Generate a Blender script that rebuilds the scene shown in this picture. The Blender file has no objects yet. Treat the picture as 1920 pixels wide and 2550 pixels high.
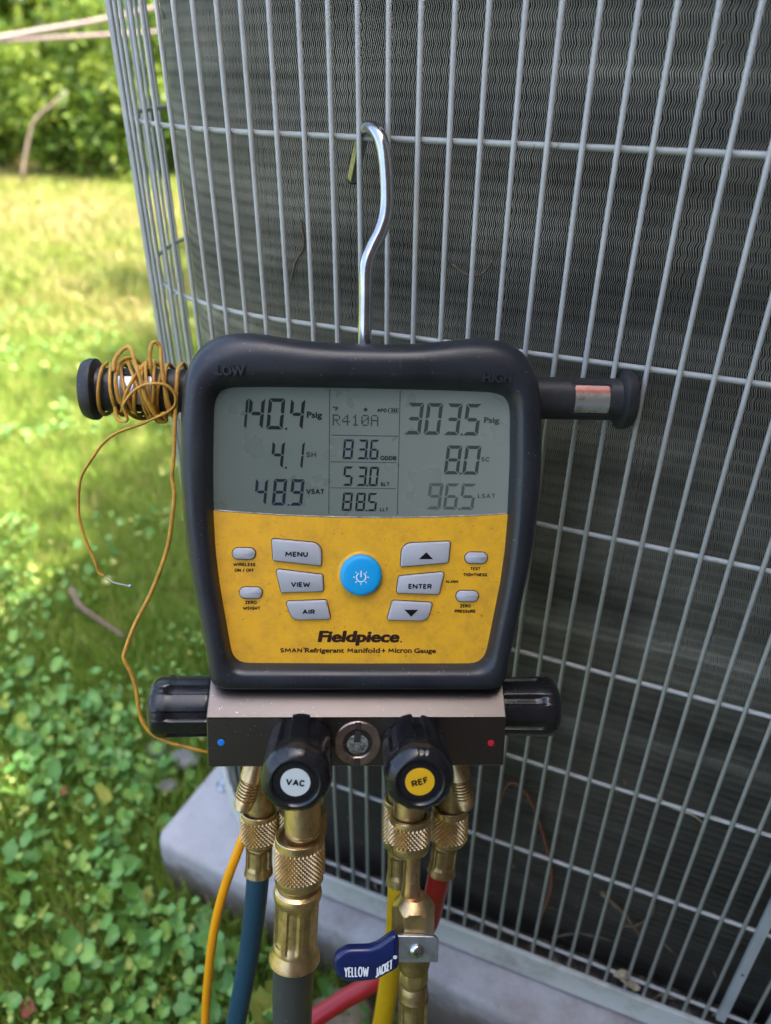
import bpy, math, random
import numpy as np
from mathutils import Vector, Matrix, Quaternion
random.seed(7); rng = np.random.default_rng(7)
SC = bpy.context.scene; COL = SC.collection
PI = math.pi
CZ = 0.765                                     # camera height above the ground

# ------------------------------------------------------------------ camera
cd = bpy.data.cameras.new('camera'); cam = bpy.data.objects.new('camera', cd); COL.objects.link(cam)
SC.camera = cam
pitch, roll = math.radians(31.39), math.radians(.35)
fw = Vector((0, math.cos(pitch), -math.sin(pitch))); r0 = Vector((1, 0, 0)); u0 = r0.cross(fw)
rt = r0*math.cos(roll) + u0*math.sin(roll); up = -r0*math.sin(roll) + u0*math.cos(roll)
mw = Matrix((rt, up, -fw)).transposed().to_4x4(); mw.translation = Vector((0, 0, CZ)); cam.matrix_world = mw
cd.sensor_fit = 'VERTICAL'; cd.sensor_height = 36.0; cd.lens = 1858/2550*36
cd.clip_start = .01; cd.clip_end = 300
cd.dof.use_dof = True; cd.dof.focus_distance = .385; cd.dof.aperture_fstop = 6.0
# ------------------------------------------------------------------ world, sun, exposure
SUN_EL, SUN_AZ = math.radians(66), math.atan2(.88, -.47)      # azimuth from +Y towards +X
w = bpy.data.worlds.new('World'); SC.world = w; w.use_nodes = True
nt = w.node_tree; sky = nt.nodes.new('ShaderNodeTexSky'); sky.sky_type = 'NISHITA'; sky.sun_disc = False
sky.sun_elevation = SUN_EL; sky.sun_rotation = SUN_AZ; sky.air_density = .8; sky.dust_density = 4.0; sky.ozone_density = .6
nt.nodes['Background'].inputs['Strength'].default_value = .15
nt.links.new(sky.outputs[0], nt.nodes['Background'].inputs[0])
sl = bpy.data.lights.new('sun', 'SUN'); sl.energy = 2.8; sl.angle = math.radians(.6); sl.color = (1, .93, .8)
sun = bpy.data.objects.new('sun', sl); COL.objects.link(sun)
sd = Vector((math.sin(SUN_AZ)*math.cos(SUN_EL), math.cos(SUN_AZ)*math.cos(SUN_EL), math.sin(SUN_EL)))
sun.rotation_euler = (-sd).to_track_quat('-Z', 'Y').to_euler(); sun.location = sd*20
SC.view_settings.view_transform = 'Standard'; SC.view_settings.look = 'None'
SC.view_settings.exposure = 2.5; SC.view_settings.gamma = 1.0; SC.view_settings.use_curve_mapping = False
SC.cycles.max_bounces = 8; SC.cycles.use_denoising = True

# ------------------------------------------------------------------ materials
class NT:
    def __init__(s, name):
        s.m = bpy.data.materials.new(name); s.m.use_nodes = True; s.t = s.m.node_tree
        s.b = s.t.nodes['Principled BSDF']; s.out = s.t.nodes['Material Output']
    def n(s, typ, **kw):
        o = s.t.nodes.new(typ)
        for k, v in kw.items(): setattr(o, k, v)
        return o
    def l(s, a, b): s.t.links.new(a, b)
    def tc(s, mode='Object'): return s.n('ShaderNodeTexCoord').outputs[mode]
    def noise(s, scale, detail=4, rough=.6, vec=None):
        o = s.n('ShaderNodeTexNoise'); o.inputs['Scale'].default_value = scale; o.inputs['Detail'].default_value = detail
        o.inputs['Roughness'].default_value = rough; s.l(vec or s.tc(), o.inputs['Vector']); return o.outputs['Fac']
    def ramp(s, fac, stops):
        o = s.n('ShaderNodeValToRGB'); e = o.color_ramp.elements
        while len(e) < len(stops): e.new(.5)
        for i, (p, c) in enumerate(stops): e[i].position = p; e[i].color = (*c, 1) if len(c) == 3 else c
        s.l(fac, o.inputs[0]); return o.outputs[0]
    def mix(s, fac, a, b, mode='MIX'):
        o = s.n('ShaderNodeMix', data_type='RGBA', blend_type=mode)
        for i, v in ((0, fac), (6, a), (7, b)):
            if hasattr(v, 'is_output') or hasattr(v, 'links'): s.l(v, o.inputs[i])
            elif i == 0: o.inputs[0].default_value = v
            else: o.inputs[i].default_value = (*v, 1)
        return o.outputs[2]
    def bump(s, h, st=.3, d=.001):
        o = s.n('ShaderNodeBump'); o.inputs['Strength'].default_value = st; o.inputs['Distance'].default_value = d
        s.l(h, o.inputs['Height']); s.l(o.outputs[0], s.b.inputs['Normal'])
    def set(s, **kw):
        for k, v in kw.items():
            i = s.b.inputs[k.replace('_', ' ')]
            if hasattr(v, 'links') or hasattr(v, 'is_output'): s.l(v, i)
            else: i.default_value = (*v, 1) if isinstance(v, tuple) and len(v) == 3 else v
        return s
def simple(name, col, rough=.5, metal=0, noise=None, amt=.25, coat=0, bump=None, spec=.5):
    t = NT(name); t.set(Roughness=rough, Metallic=metal); t.b.inputs['Specular IOR Level'].default_value = spec
    t.b.inputs['Coat Weight'].default_value = coat
    if noise:
        c2 = tuple(c*(1-amt) for c in col); c1 = tuple(min(1, c*(1+amt)) for c in col)
        t.set(Base_Color=t.ramp(t.noise(noise), [(.3, c2), (.7, c1)]))
    else: t.set(Base_Color=col)
    if bump: t.bump(t.noise(bump[0]), bump[1], bump[2])
    return t.m
M = {}
def paint(name, col, rough):
    t = NT(name); c = t.ramp(t.noise(50, 4), [(.3, tuple(x*.86 for x in col)), (.7, tuple(x*1.08 for x in col))])
    c = t.mix(t.ramp(t.noise(170, 5, .7), [(.62, (0, 0, 0)), (.70, (.8, .8, .8))]), c, (.18, .12, .08))
    c = t.mix(t.ramp(t.noise(420, 3, .6), [(.70, (0, 0, 0)), (.74, (.8, .8, .8))]), c, (.62, .62, .60))
    t.set(Base_Color=c, Roughness=rough); t.bump(t.noise(500, 3), .25, .0004); return t.m
M['wire'] = paint('grey_painted_wire', (.41, .42, .40), .46)
M['post'] = simple('grey_painted_sheet', (.30, .325, .325), .5, 0, 30, .14, bump=(300, .15, .0005))
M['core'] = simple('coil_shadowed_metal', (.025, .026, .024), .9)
M['tube'] = simple('copper_tube_dull', (.12, .09, .07), .6, .3)
def finm(name, a, b, c_, metal):
    t = NT(name); f1 = t.noise(14, 5, .7); f2 = t.noise(3.2, 2, .5)
    c = t.ramp(f1, [(.3, a), (.55, b), (.8, c_)])
    c = t.mix(t.ramp(f2, [(.45, (0, 0, 0)), (.75, (.6, .6, .6))]), c, tuple(x*.6 for x in a))
    mpp = t.n('ShaderNodeMapping'); mpp.inputs['Scale'].default_value = (1.2, 1.2, 42); t.l(t.tc(), mpp.inputs[0]); bn = t.noise(1.0, 3, .6, mpp.outputs[0])
    c = t.mix(1.0, c, t.ramp(bn, [(.32, (.52,)*3), (.5, (.95,)*3), (.62, (1.2,)*3), (.72, (1.9,)*3)]), 'MULTIPLY')  # tube-row highlights put into the fin colour as light and dark bands
    if metal < .15:                                              # pleat shading put into the side colour, one dark line per fold
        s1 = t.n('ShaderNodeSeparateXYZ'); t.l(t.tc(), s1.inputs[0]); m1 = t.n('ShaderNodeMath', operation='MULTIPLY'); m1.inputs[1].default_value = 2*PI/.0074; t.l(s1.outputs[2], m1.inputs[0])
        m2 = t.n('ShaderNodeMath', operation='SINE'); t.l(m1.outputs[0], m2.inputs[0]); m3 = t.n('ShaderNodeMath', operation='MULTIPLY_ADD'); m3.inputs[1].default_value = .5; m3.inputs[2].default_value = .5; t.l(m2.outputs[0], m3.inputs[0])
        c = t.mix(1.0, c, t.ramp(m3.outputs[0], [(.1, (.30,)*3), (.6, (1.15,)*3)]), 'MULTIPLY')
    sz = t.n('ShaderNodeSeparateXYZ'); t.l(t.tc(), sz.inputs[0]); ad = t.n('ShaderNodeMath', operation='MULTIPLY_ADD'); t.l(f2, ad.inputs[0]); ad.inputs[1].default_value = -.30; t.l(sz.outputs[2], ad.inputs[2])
    c = t.mix(t.ramp(ad.outputs[0], [(.0, (.75,)*3), (.12, (.5,)*3), (.30, (0, 0, 0))]), c, (.035, .030, .024)); t.set(Base_Color=c, Roughness=.6, Metallic=metal); return t.m  # fins darken towards the bottom; the lower coil's shade is in the colour
M['fin'] = finm('dull_fin_side', (.075, .075, .056), (.125, .125, .095), (.18, .18, .14), .1)  # sides coloured darker than the edges to deepen the shade in the gaps
M['finedge'] = finm('pale_fin_edge', (.20, .195, .165), (.37, .355, .30), (.53, .50, .43), .2)
# pad: light grey moulded plastic with brown grime
t = NT('pad_plastic'); g = t.ramp(t.noise(6.5, 7, .72), [(.44, (0, 0, 0)), (.62, (.8, .8, .8))]); g2 = t.ramp(t.noise(120, 5, .75), [(.62, (0, 0, 0)), (.68, (.7, .7, .7))])
c = t.mix(g, t.ramp(t.noise(40, 5, .7), [(.3, (.31, .305, .31)), (.7, (.37, .365, .37))]), (.17, .135, .105)); c = t.mix(g2, c, (.13, .10, .08))
sx = t.n('ShaderNodeSeparateXYZ'); t.l(t.tc(), sx.inputs[0]); zz = t.n('ShaderNodeMath', operation='MULTIPLY_ADD'); t.l(t.noise(30, 4), zz.inputs[0]); zz.inputs[1].default_value = -.06; t.l(sx.outputs[2], zz.inputs[2])
c = t.mix(t.ramp(zz.outputs[0], [(.0, (.8,)*3), (.02, (0, 0, 0))]), c, (.10, .075, .05))          # soil splashed up the sides
t.set(Base_Color=c, Roughness=.6); t.bump(t.noise(420, 4, .7), .35, .0008); M['pad'] = t.m
t = NT('base_rim_paint'); g = t.ramp(t.noise(22, 6, .7), [(.5, (0, 0, 0)), (.72, (.8, .8, .8))])
t.set(Base_Color=t.mix(g, (.43, .45, .41), (.22, .19, .15)), Roughness=.6); M['rim'] = t.m
t = NT('dirty_base_pan'); t.set(Base_Color=t.ramp(t.noise(45, 6, .75), [(.3, (.02, .017, .014)), (.55, (.06, .052, .045)), (.68, (.26, .26, .26))]), Roughness=.9); M['pan'] = t.m
# gauge
def rubber(name, col, rough):
    t = NT(name)
    sp = t.ramp(t.noise(900, 2, .5), [(.70, (0, 0, 0)), (.74, (1, 1, 1))])
    du = t.ramp(t.noise(28, 5, .7), [(.4, (0, 0, 0)), (.75, (.35, .35, .35))])
    wv = t.n('ShaderNodeMapping'); wv.inputs['Rotation'].default_value = (0, 0, .7); wv.inputs['Scale'].default_value = (1, .06, 1); t.l(t.tc(), wv.inputs[0])
    sc = t.ramp(t.noise(420, 3, .6, wv.outputs[0]), [(.69, (0, 0, 0)), (.73, (.5, .5, .5))])
    c = t.mix(du, col, tuple(x*2.6 for x in col)); c = t.mix(sp, c, (.16, .16, .15)); c = t.mix(sc, c, (.07, .07, .075))
    t.set(Base_Color=c, Roughness=t.ramp(t.noise(30, 4), [(.3, (rough-.06,)*3), (.7, (rough+.1,)*3)]))
    t.bump(t.noise(1600, 3), .16, .0004); return t.m
M['rubber'] = rubber('black_rubber_housing', (.013, .015, .019), .33)
M['arm'] = rubber('black_arm_plastic', (.016, .017, .018), .45)
t = NT('gloss_black_knob'); t.set(Base_Color=(.009, .010, .012), Roughness=t.ramp(t.noise(60, 5), [(.35, (.17,)*3), (.75, (.36,)*3)])); t.bump(t.noise(500), .06, .0004); M['knob'] = t.m
t = NT('anodised_block'); sp = t.ramp(t.noise(700, 3, .6), [(.68, (0, 0, 0)), (.73, (1, 1, 1))])
t.set(Base_Color=t.mix(sp, (.125, .112, .106), (.38, .37, .36)), Roughness=.32, Metallic=1.0); t.b.inputs['Specular IOR Level'].default_value = .8
t.bump(t.noise(2500, 2), .3, .0003); M['block'] = t.m
def dirty(name, col, dirt, rough=.42, th=.64):
    t = NT(name)
    sp = t.ramp(t.noise(700, 2, .5), [(.70, (0, 0, 0)), (.75, (1, 1, 1))])
    big = t.ramp(t.noise(45, 7, .8), [(.44, (0, 0, 0)), (.72, (.85, .85, .85))])
    c = t.mix(big, col, dirt); c = t.mix(sp, c, tuple(d*.35 for d in dirt))
    t.set(Base_Color=c, Roughness=rough); t.bump(t.noise(900), .05, .0003); return t.m
M['yellow'] = dirty('yellow_keypad', (.78, .41, .018), (.50, .26, .03))
M['key'] = simple('grey_key', (.40, .41, .44), .4, 0, 80, .05)
M['gasket'] = simple('grimy_key_edge', (.06, .032, .010), .7)
M['bluekey'] = simple('blue_key', (.004, .33, .70), .42)
M['white'] = simple('white_print', (.75, .78, .8), .5)
M['ink'] = simple('black_print', (.006, .006, .007), .7, spec=.15)
M['brownink'] = simple('brown_black_print', (.030, .015, .008), .7, spec=.15)
t = NT('lcd_glass'); v = t.tc(); sx = t.n('ShaderNodeSeparateXYZ'); t.l(v, sx.inputs[0])
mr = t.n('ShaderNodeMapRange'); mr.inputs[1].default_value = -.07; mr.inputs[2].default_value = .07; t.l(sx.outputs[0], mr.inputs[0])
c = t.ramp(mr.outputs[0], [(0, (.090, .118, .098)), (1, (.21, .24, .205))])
c = t.mix(t.ramp(t.noise(1300, 2, .5), [(.735, (0, 0, 0)), (.76, (.7, .7, .7))]), c, (.5, .5, .48)); c = t.mix(t.ramp(t.noise(14, 2, .5), [(.30, (0, 0, 0)), (.9, (.16, .16, .16))]), c, (.20, .20, .165))
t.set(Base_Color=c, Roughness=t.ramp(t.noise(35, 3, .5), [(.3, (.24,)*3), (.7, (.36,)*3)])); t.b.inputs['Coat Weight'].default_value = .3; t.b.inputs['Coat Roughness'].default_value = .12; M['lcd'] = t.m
M['seg'] = simple('lcd_segment_dark', (.006, .010, .009), .6, spec=.2)
M['segblue'] = simple('lcd_segment_blue', (.007, .012, .026), .6, spec=.2)
M['seggrey'] = simple('lcd_segment_fading', (.040, .050, .043), .6, spec=.2)
M['segpale'] = simple('lcd_segment_pale', (.075, .090, .078), .6, spec=.2)
M['silver'] = simple('silver_edge', (.20, .20, .20), .45, .6, 300, .6)
M['white_label'] = simple('white_label', (.52, .58, .58), .45)
M['yellow_label'] = simple('yellow_label', (.70, .40, .01), .45)
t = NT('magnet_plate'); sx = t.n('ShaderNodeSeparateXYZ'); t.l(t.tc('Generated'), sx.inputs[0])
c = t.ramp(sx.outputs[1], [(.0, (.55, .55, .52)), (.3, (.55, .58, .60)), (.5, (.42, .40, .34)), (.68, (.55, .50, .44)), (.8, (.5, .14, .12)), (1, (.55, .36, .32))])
c = t.mix(t.ramp(t.noise(180, 6, .8), [(.5, (0, 0, 0)), (.7, (.8, .8, .8))]), c, (.16, .13, .07))
t.set(Base_Color=c, Roughness=.35, Metallic=.75); M['magnet'] = t.m
M['chrome'] = simple('polished_steel', (.50, .50, .50), .20, 1.0, 60, .2, bump=(90, .08, .001))
M['zinc'] = simple('zinc_plate', (.36, .39, .42), .38, .8, 140, .25)
M['zincb'] = simple('silver_magnet', (.55, .58, .62), .3, .85, 140, .25)
def brass(name, col, rough, dirt=.5):
    t = NT(name); n1 = t.ramp(t.noise(220, 5, .7), [(.42, (0, 0, 0)), (.75, (dirt,)*3)])
    t.set(Base_Color=t.mix(n1, col, tuple(x*.32 for x in col)), Metallic=.95, Roughness=t.ramp(t.noise(120, 4), [(.3, (rough-.06,)*3), (.7, (rough+.12,)*3)]))
    t.bump(t.noise(900), .08, .0004); return t.m
M['brass'] = brass('worn_brass', (.62, .45, .22), .34)
M['brass2'] = brass('polished_brass', (.68, .49, .25), .31, .5)
M['brassdull'] = brass('dull_brass', (.46, .34, .16), .39, .7)
M['copper'] = brass('copper_stub', (.66, .43, .26), .16, .2)
M['nickel'] = brass('sight_glass_ring', (.36, .28, .24), .3, .5)
def hosem(name, col, sp=(.02, .02, .02), rough=.42):
    t = NT(name); s = t.ramp(t.noise(260, 3, .7), [(.66, (0, 0, 0)), (.70, (.8, .8, .8))])
    t.set(Base_Color=t.mix(s, t.ramp(t.noise(25, 4), [(.3, tuple(x*.85 for x in col)), (.7, col)]), sp), Roughness=rough); t.bump(t.noise(300), .06, .0006); return t.m
M['hblack'] = hosem('black_hose', (.050, .052, .056), (.14, .14, .14), .36)
M['hblue'] = hosem('blue_hose', (.010, .060, .115), (.03, .09, .14), .5)
M['hyellow'] = hosem('yellow_hose', (.66, .40, .004), (.25, .14, .01), .45)
M['hred'] = hosem('red_hose', (.42, .012, .022), (.40, .02, .03), .42)
M['horange'] = simple('orange_cable', (.80, .33, .004), .32)
M['ochre'] = simple('aged_yellow_insulation', (.47, .245, .03), .5, 0, 160, .3)
M['navy'] = simple('navy_vinyl_grip', (.008, .016, .085), .22, 0, 90, .15)
# nature
t = NT('lawn_soil'); p = t.noise(1.1, 4, .6); q = t.noise(90, 5, .8); r_ = t.noise(9, 4)
c = t.ramp(p, [(.35, (.10, .15, .022)), (.55, (.18, .19, .045)), (.72, (.27, .215, .085))])
c2 = t.ramp(q, [(.35, (.035, .045, .012)), (.6, (.10, .14, .03)), (.8, (.20, .21, .08))])
t.set(Base_Color=t.mix(.55, c, c2), Roughness=.95); t.bump(t.noise(60, 5), .8, .02); M['soil'] = t.m
def leafm(name, stops, trans=.35, rough=.5):
    t = NT(name); a = t.n('ShaderNodeAttribute'); a.attribute_name = 'tint'
    c = t.ramp(a.outputs['Fac'], stops); t.set(Base_Color=c, Roughness=rough)
    tr = t.n('ShaderNodeBsdfTranslucent'); t.l(t.mix(.5, c, (.25, .34, .02)), tr.inputs[0])
    mx = t.n('ShaderNodeMixShader'); mx.inputs[0].default_value = trans
    t.l(t.b.outputs[0], mx.inputs[1]); t.l(tr.outputs[0], mx.inputs[2]); t.l(mx.outputs[0], t.out.inputs[0]); return t.m
M['grass'] = leafm('grass_blade', [(0, (.16, .27, .04)), (.45, (.29, .43, .07)), (.8, (.44, .48, .11)), (1, (.58, .48, .22))], .3)
M['fargrass'] = leafm('lawn_blade', [(0, (.15, .22, .025)), (.35, (.27, .33, .05)), (.65, (.42, .37, .12)), (1, (.55, .41, .19))], .3)
M['ivy'] = leafm('ground_ivy_leaf', [(0, (.08, .21, .045)), (.5, (.17, .37, .085)), (.85, (.30, .50, .095)), (1, (.50, .50, .12))], .3, .45)
M['bush'] = leafm('hedge_leaf', [(0, (.015, .045, .006)), (.5, (.09, .18, .018)), (1, (.40, .48, .08))], .45)
M['bark'] = simple('bark', (.13, .095, .07), .9, 0, 12, .4)
M['twig'] = simple('dry_twig', (.15, .105, .065), .85, 0, 60, .4)
M['twig2'] = simple('pale_bare_wood', (.33, .24, .19), .85, 0, 12, .3)
M['rust'] = simple('rusty_stalk', (.19, .075, .035), .85)
M['scrap'] = simple('pale_crumpled_leaf', (.38, .34, .24), .9, 0, 200, .3)
M['deadred'] = simple('red_brown_leaf', (.22, .07, .045), .8, 0, 80, .3)
M['stone'] = simple('tan_stone', (.27, .21, .14), .9, 0, 40, .35, bump=(80, .6, .004))
M['gravel'] = simple('grey_pebble', (.22, .22, .23), .9, 0, 40, .3, bump=(80, .5, .003))
M['rope'] = simple('pale_rope', (.42, .31, .28), .7)
t = NT('brick_wall'); bt = t.n('ShaderNodeTexBrick'); t.l(t.tc(), bt.inputs[0]); bt.inputs['Scale'].default_value = 4.6
bt.inputs['Color1'].default_value = (.16, .065, .045, 1); bt.inputs['Color2'].default_value = (.10, .045, .035, 1); bt.inputs['Mortar'].default_value = (.22, .2, .18, 1)
mp = t.n('ShaderNodeMapping'); mp.inputs['Rotation'].default_value = (PI/2, 0, 0); t.l(t.tc(), mp.inputs[0]); t.l(mp.outputs[0], bt.inputs[0]); t.set(Base_Color=bt.outputs[0], Roughness=.85); M['siding'] = t.m
M['roof'] = simple('asphalt_shingle', (.07, .065, .06), .9, 0, 30, .3)

# ------------------------------------------------------------------ mesh helpers
class MB:
    def __init__(s): s.v = []; s.f = []; s.sm = []
    def add(s, vs, fs, smooth=False):
        b = len(s.v); s.v += [tuple(x) for x in vs]; s.f += [tuple(b+i for i in f) for f in fs]; s.sm += [smooth]*len(fs); return s
    def box(s, a, b):
        (x0, y0, z0), (x1, y1, z1) = a, b
        v = [(x, y, z) for z in (z0, z1) for x, y in ((x0, y0), (x1, y0), (x1, y1), (x0, y1))]
        return s.add(v, [(3, 2, 1, 0), (4, 5, 6, 7), (0, 1, 5, 4), (1, 2, 6, 5), (2, 3, 7, 6), (3, 0, 4, 7)])
    def loft(s, rings, closed=True, cap0=True, cap1=True, smooth=True):
        n = len(rings[0]); v = [p for r in rings for p in r]; f = []
        for k in range(len(rings)-1):
            for i in range(n if closed else n-1):
                j = (i+1) % n; f.append((k*n+i, k*n+j, (k+1)*n+j, (k+1)*n+i))
        b = len(s.v); s.add(v, f, smooth)
        if cap0: s.f.append(tuple(b+i for i in reversed(range(n)))); s.sm.append(False)
        if cap1: s.f.append(tuple(b+(len(rings)-1)*n+i for i in range(n))); s.sm.append(False)
        return s
    def mesh(s, name, mat):
        me = bpy.data.meshes.new(name); me.from_pydata(s.v, [], s.f); me.polygons.foreach_set('use_smooth', s.sm)
        me.materials.append(mat); me.update(); return me
def link(name, data, parent=None, **props):
    o = bpy.data.objects.new(name, data); COL.objects.link(o)
    if parent: o.parent = parent
    for k, v in props.items(): o[k] = v
    return o
def build(mb, name, mat, parent=None, **props): return link(name, mb.mesh(name, mat), parent, **props)
def thing(name, label, cat, loc=(0, 0, 0), group=None, rot=None):
    o = link(name, None); o['label'] = label; o['category'] = cat; o.location = loc
    if group: o['group'] = group
    if rot: o.rotation_euler = rot
    return o
def catmull(P, n=8):
    P = [Vector(p) for p in P]; Q = [P[0]*2-P[1]] + P + [P[-1]*2-P[-2]]; out = []
    for i in range(1, len(Q)-2):
        for k in range(n):
            t_ = k/n; a, b, c_, d = Q[i-1], Q[i], Q[i+1], Q[i+2]
            out.append(.5*((2*b)+(c_-a)*t_+(2*a-5*b+4*c_-d)*t_**2+(3*b-a-3*c_+d)*t_**3))
    return out+[P[-1]]
def sweep(mb, P, r, n=10, squash=1, closed=False, ref=None):
    P = [Vector(p) for p in P]; rings = []; N = len(P); u = None
    for i in range(N):
        if closed: tg = (P[(i+1) % N]-P[i-1]).normalized()
        else: tg = (P[min(i+1, N-1)]-P[max(i-1, 0)]).normalized()
        if u is None:
            u = (ref or (Vector((0, 0, 1)) if abs(tg.z) < .9 else Vector((1, 0, 0))))
        u = (u - tg*u.dot(tg)).normalized(); v = tg.cross(u); rr = r(i/(N-1)) if callable(r) else r
        rings.append([P[i]+(u*math.cos(a)*squash+v*math.sin(a))*rr for a in (2*PI*k/n for k in range(n))])
    if closed: rings.append(rings[0]); return mb.loft(rings, cap0=False, cap1=False)
    return mb.loft(rings)
def tubeobj(name, P, r, mat, parent=None, n=12, smooth=8, squash=1, **props):
    return build(sweep(MB(), catmull(P, smooth) if smooth else P, r, n, squash), name, mat, parent, **props)
def lathe(mb, o, ax, e1, prof, N=48, rf=None, cap0=True, cap1=True):
    o, ax, e1 = Vector(o), Vector(ax).normalized(), Vector(e1).normalized(); e2 = ax.cross(e1); rings = []
    for (a, r) in prof:
        ring = []
        for k in range(N):
            th = 2*PI*k/N; rr = rf(th, a, r) if rf else r
            ring.append(o+ax*a+(e1*math.cos(th)+e2*math.sin(th))*rr)
        rings.append(ring)
    return mb.loft(rings, cap0=cap0, cap1=cap1)
def sharp(o, ang=35):
    me = o.data; me.set_sharp_from_angle(angle=math.radians(ang)); return o
def mesh_np(name, V, F, mat, tint=None, smooth=False):
    V = np.asarray(V, np.float32); F = np.asarray(F, np.int32); me = bpy.data.meshes.new(name); k = F.shape[1]
    me.vertices.add(len(V)); me.vertices.foreach_set('co', V.ravel())
    me.loops.add(F.size); me.loops.foreach_set('vertex_index', F.ravel())
    me.polygons.add(len(F)); me.polygons.foreach_set('loop_start', np.arange(0, F.size, k, dtype=np.int32))
    me.polygons.foreach_set('loop_total', np.full(len(F), k, np.int32))
    if smooth: me.polygons.foreach_set('use_smooth', np.ones(len(F), bool))
    if tint is not None:
        a = me.attributes.new('tint', 'FLOAT', 'POINT'); a.data.foreach_set('value', np.asarray(tint, np.float32))
    me.materials.append(mat); me.update(); me.validate(); return me
def mm(p): return tuple(x/1000 for x in p)
_tc = {}
def text_verts(body):
    cu = bpy.data.curves.new('t', 'FONT'); cu.body = body; cu.size = 1; cu.offset = .010; cu.resolution_u = 3
    o = bpy.data.objects.new('t', cu); COL.objects.link(o); bpy.context.view_layer.update()
    me = bpy.data.meshes.new_from_object(o.evaluated_get(bpy.context.evaluated_depsgraph_get()))
    v = [tuple(x.co) for x in me.vertices]; f = [tuple(p.vertices) for p in me.polygons]
    bpy.data.objects.remove(o); bpy.data.curves.remove(cu); bpy.data.meshes.remove(me); return v, f
STK = {'A': [((0, 0), (.5, 1), (1, 0)), ((.2, .33), (.8, .33))], 'B': [((0, 0), (0, 1), (.7, 1), (.95, .85), (.95, .65), (.7, .52), (0, .52)), ((.7, .52), (1, .38), (1, .14), (.75, 0), (0, 0))],
 'C': [((1, .85), (.7, 1), (.3, 1), (0, .7), (0, .3), (.3, 0), (.7, 0), (1, .15))], 'D': [((0, 0), (0, 1), (.6, 1), (1, .7), (1, .3), (.6, 0), (0, 0))], 'E': [((1, 1), (0, 1), (0, 0), (1, 0)), ((0, .52), (.85, .52))],
 'F': [((1, 1), (0, 1), (0, 0)), ((0, .5), (.8, .5))], 'G': [((1, .85), (.7, 1), (.3, 1), (0, .7), (0, .3), (.3, 0), (.7, 0), (1, .1), (1, .48), (.6, .48))], 'H': [((0, 0), (0, 1)), ((1, 0), (1, 1)), ((0, .5), (1, .5))],
 'I': [((.5, 0), (.5, 1))], 'J': [((.8, 1), (.8, .2), (.55, 0), (.2, 0), (0, .15))], 'K': [((0, 0), (0, 1)), ((.95, 1), (.05, .45)), ((.3, .6), (1, 0))], 'L': [((0, 1), (0, 0), (.95, 0))],
 'M': [((0, 0), (.08, 1), (.5, .28), (.92, 1), (1, 0))], 'N': [((0, 0), (0, 1), (1, 0), (1, 1))], 'O': [((.3, 1), (.7, 1), (1, .7), (1, .3), (.7, 0), (.3, 0), (0, .3), (0, .7), (.3, 1))],
 'P': [((0, 0), (0, 1), (.7, 1), (1, .82), (1, .62), (.7, .44), (0, .44))], 'R': [((0, 0), (0, 1), (.7, 1), (1, .84), (1, .64), (.7, .48), (0, .48)), ((.5, .48), (1, 0))],
 'S': [((.95, .87), (.65, 1), (.3, 1), (.03, .83), (.05, .62), (.3, .52), (.7, .45), (.97, .32), (.95, .12), (.68, 0), (.3, 0), (0, .13))], 'T': [((0, 1), (1, 1)), ((.5, 1), (.5, 0))], 'U': [((0, 1), (0, .28), (.25, 0), (.75, 0), (1, .28), (1, 1))],
 'V': [((0, 1), (.5, 0), (1, 1))], 'W': [((0, 1), (.25, 0), (.5, .8), (.75, 0), (1, 1))], 'X': [((0, 0), (1, 1)), ((0, 1), (1, 0))], 'Y': [((0, 1), (.5, .48), (1, 1)), ((.5, .48), (.5, 0))], 'Z': [((0, 1), (1, 1), (0, 0), (1, 0))], '/': [((0, -.1), (1, 1.1))]}
WID = {'I': .05, 'M': .95, 'W': 1.15, 'O': .78, 'G': .72, 'N': .70, 'A': .74, 'V': .74, ' ': .18, '/': .32, 'L': .46, 'E': .46, 'F': .45, 'J': .42, 'T': .60, 'S': .50}
def caps(body, x0, x1, y0, y1, z, mat, parent, rot=0, thick=.08, wt=.19, fn=None, vs=0, name='lettering'):
    """bold sans capitals built from strokes"""
    H = y1-y0; w_ = wt*H; tot = sum(WID.get(c, .60) for c in body)+(.33)*(len(body)-1); k = ((x1-x0)-w_)/(tot*H); x = x0+w_/2; cx, cy = (x0+x1)/2, (y0+y1)/2; V = []; F = []; zi = 0; h = H-w_
    def P(px, py, pz):
        px -= cx; py -= cy; py += vs*px; q = (cx+px*math.cos(rot)-py*math.sin(rot), cy+px*math.sin(rot)+py*math.cos(rot), pz); return fn(*q) if fn else q
    for c in body:
        cw = WID.get(c, .60)*H*k
        for st_ in STK.get(c, []):
            pts = [(x+a*cw, y0+w_/2+b*h) for a, b in st_]
            for (ax_, ay), (bx_, by) in zip(pts, pts[1:]):
                l_ = math.hypot(bx_-ax_, by-ay) or 1; dx, dy = (bx_-ax_)/l_*w_/2, (by-ay)/l_*w_/2; b0 = len(V); zi += 1; e = .35; zz = z+thick+.004*(zi % 9)
                V += [P(ax_-dx*e-dy, ay-dy*e+dx, zz), P(ax_-dx*e+dy, ay-dy*e-dx, zz), P(bx_+dx*e+dy, by+dy*e-dx, zz), P(bx_+dx*e-dy, by+dy*e+dx, zz)]; F.append((b0, b0+1, b0+2, b0+3))
            for (ax_, ay) in pts[1:-1]:
                b0 = len(V); zi += 1; zz = z+thick+.004*(zi % 9); V += [P(ax_+w_/2*math.cos(a*PI/4), ay+w_/2*math.sin(a*PI/4), zz) for a in range(8)]; F.append(tuple(range(b0, b0+8)))
        x += cw+.33*H*k
    mb = MB(); mb.add([mm(p) for p in V], F); return build(mb, name, mat, parent)
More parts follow.
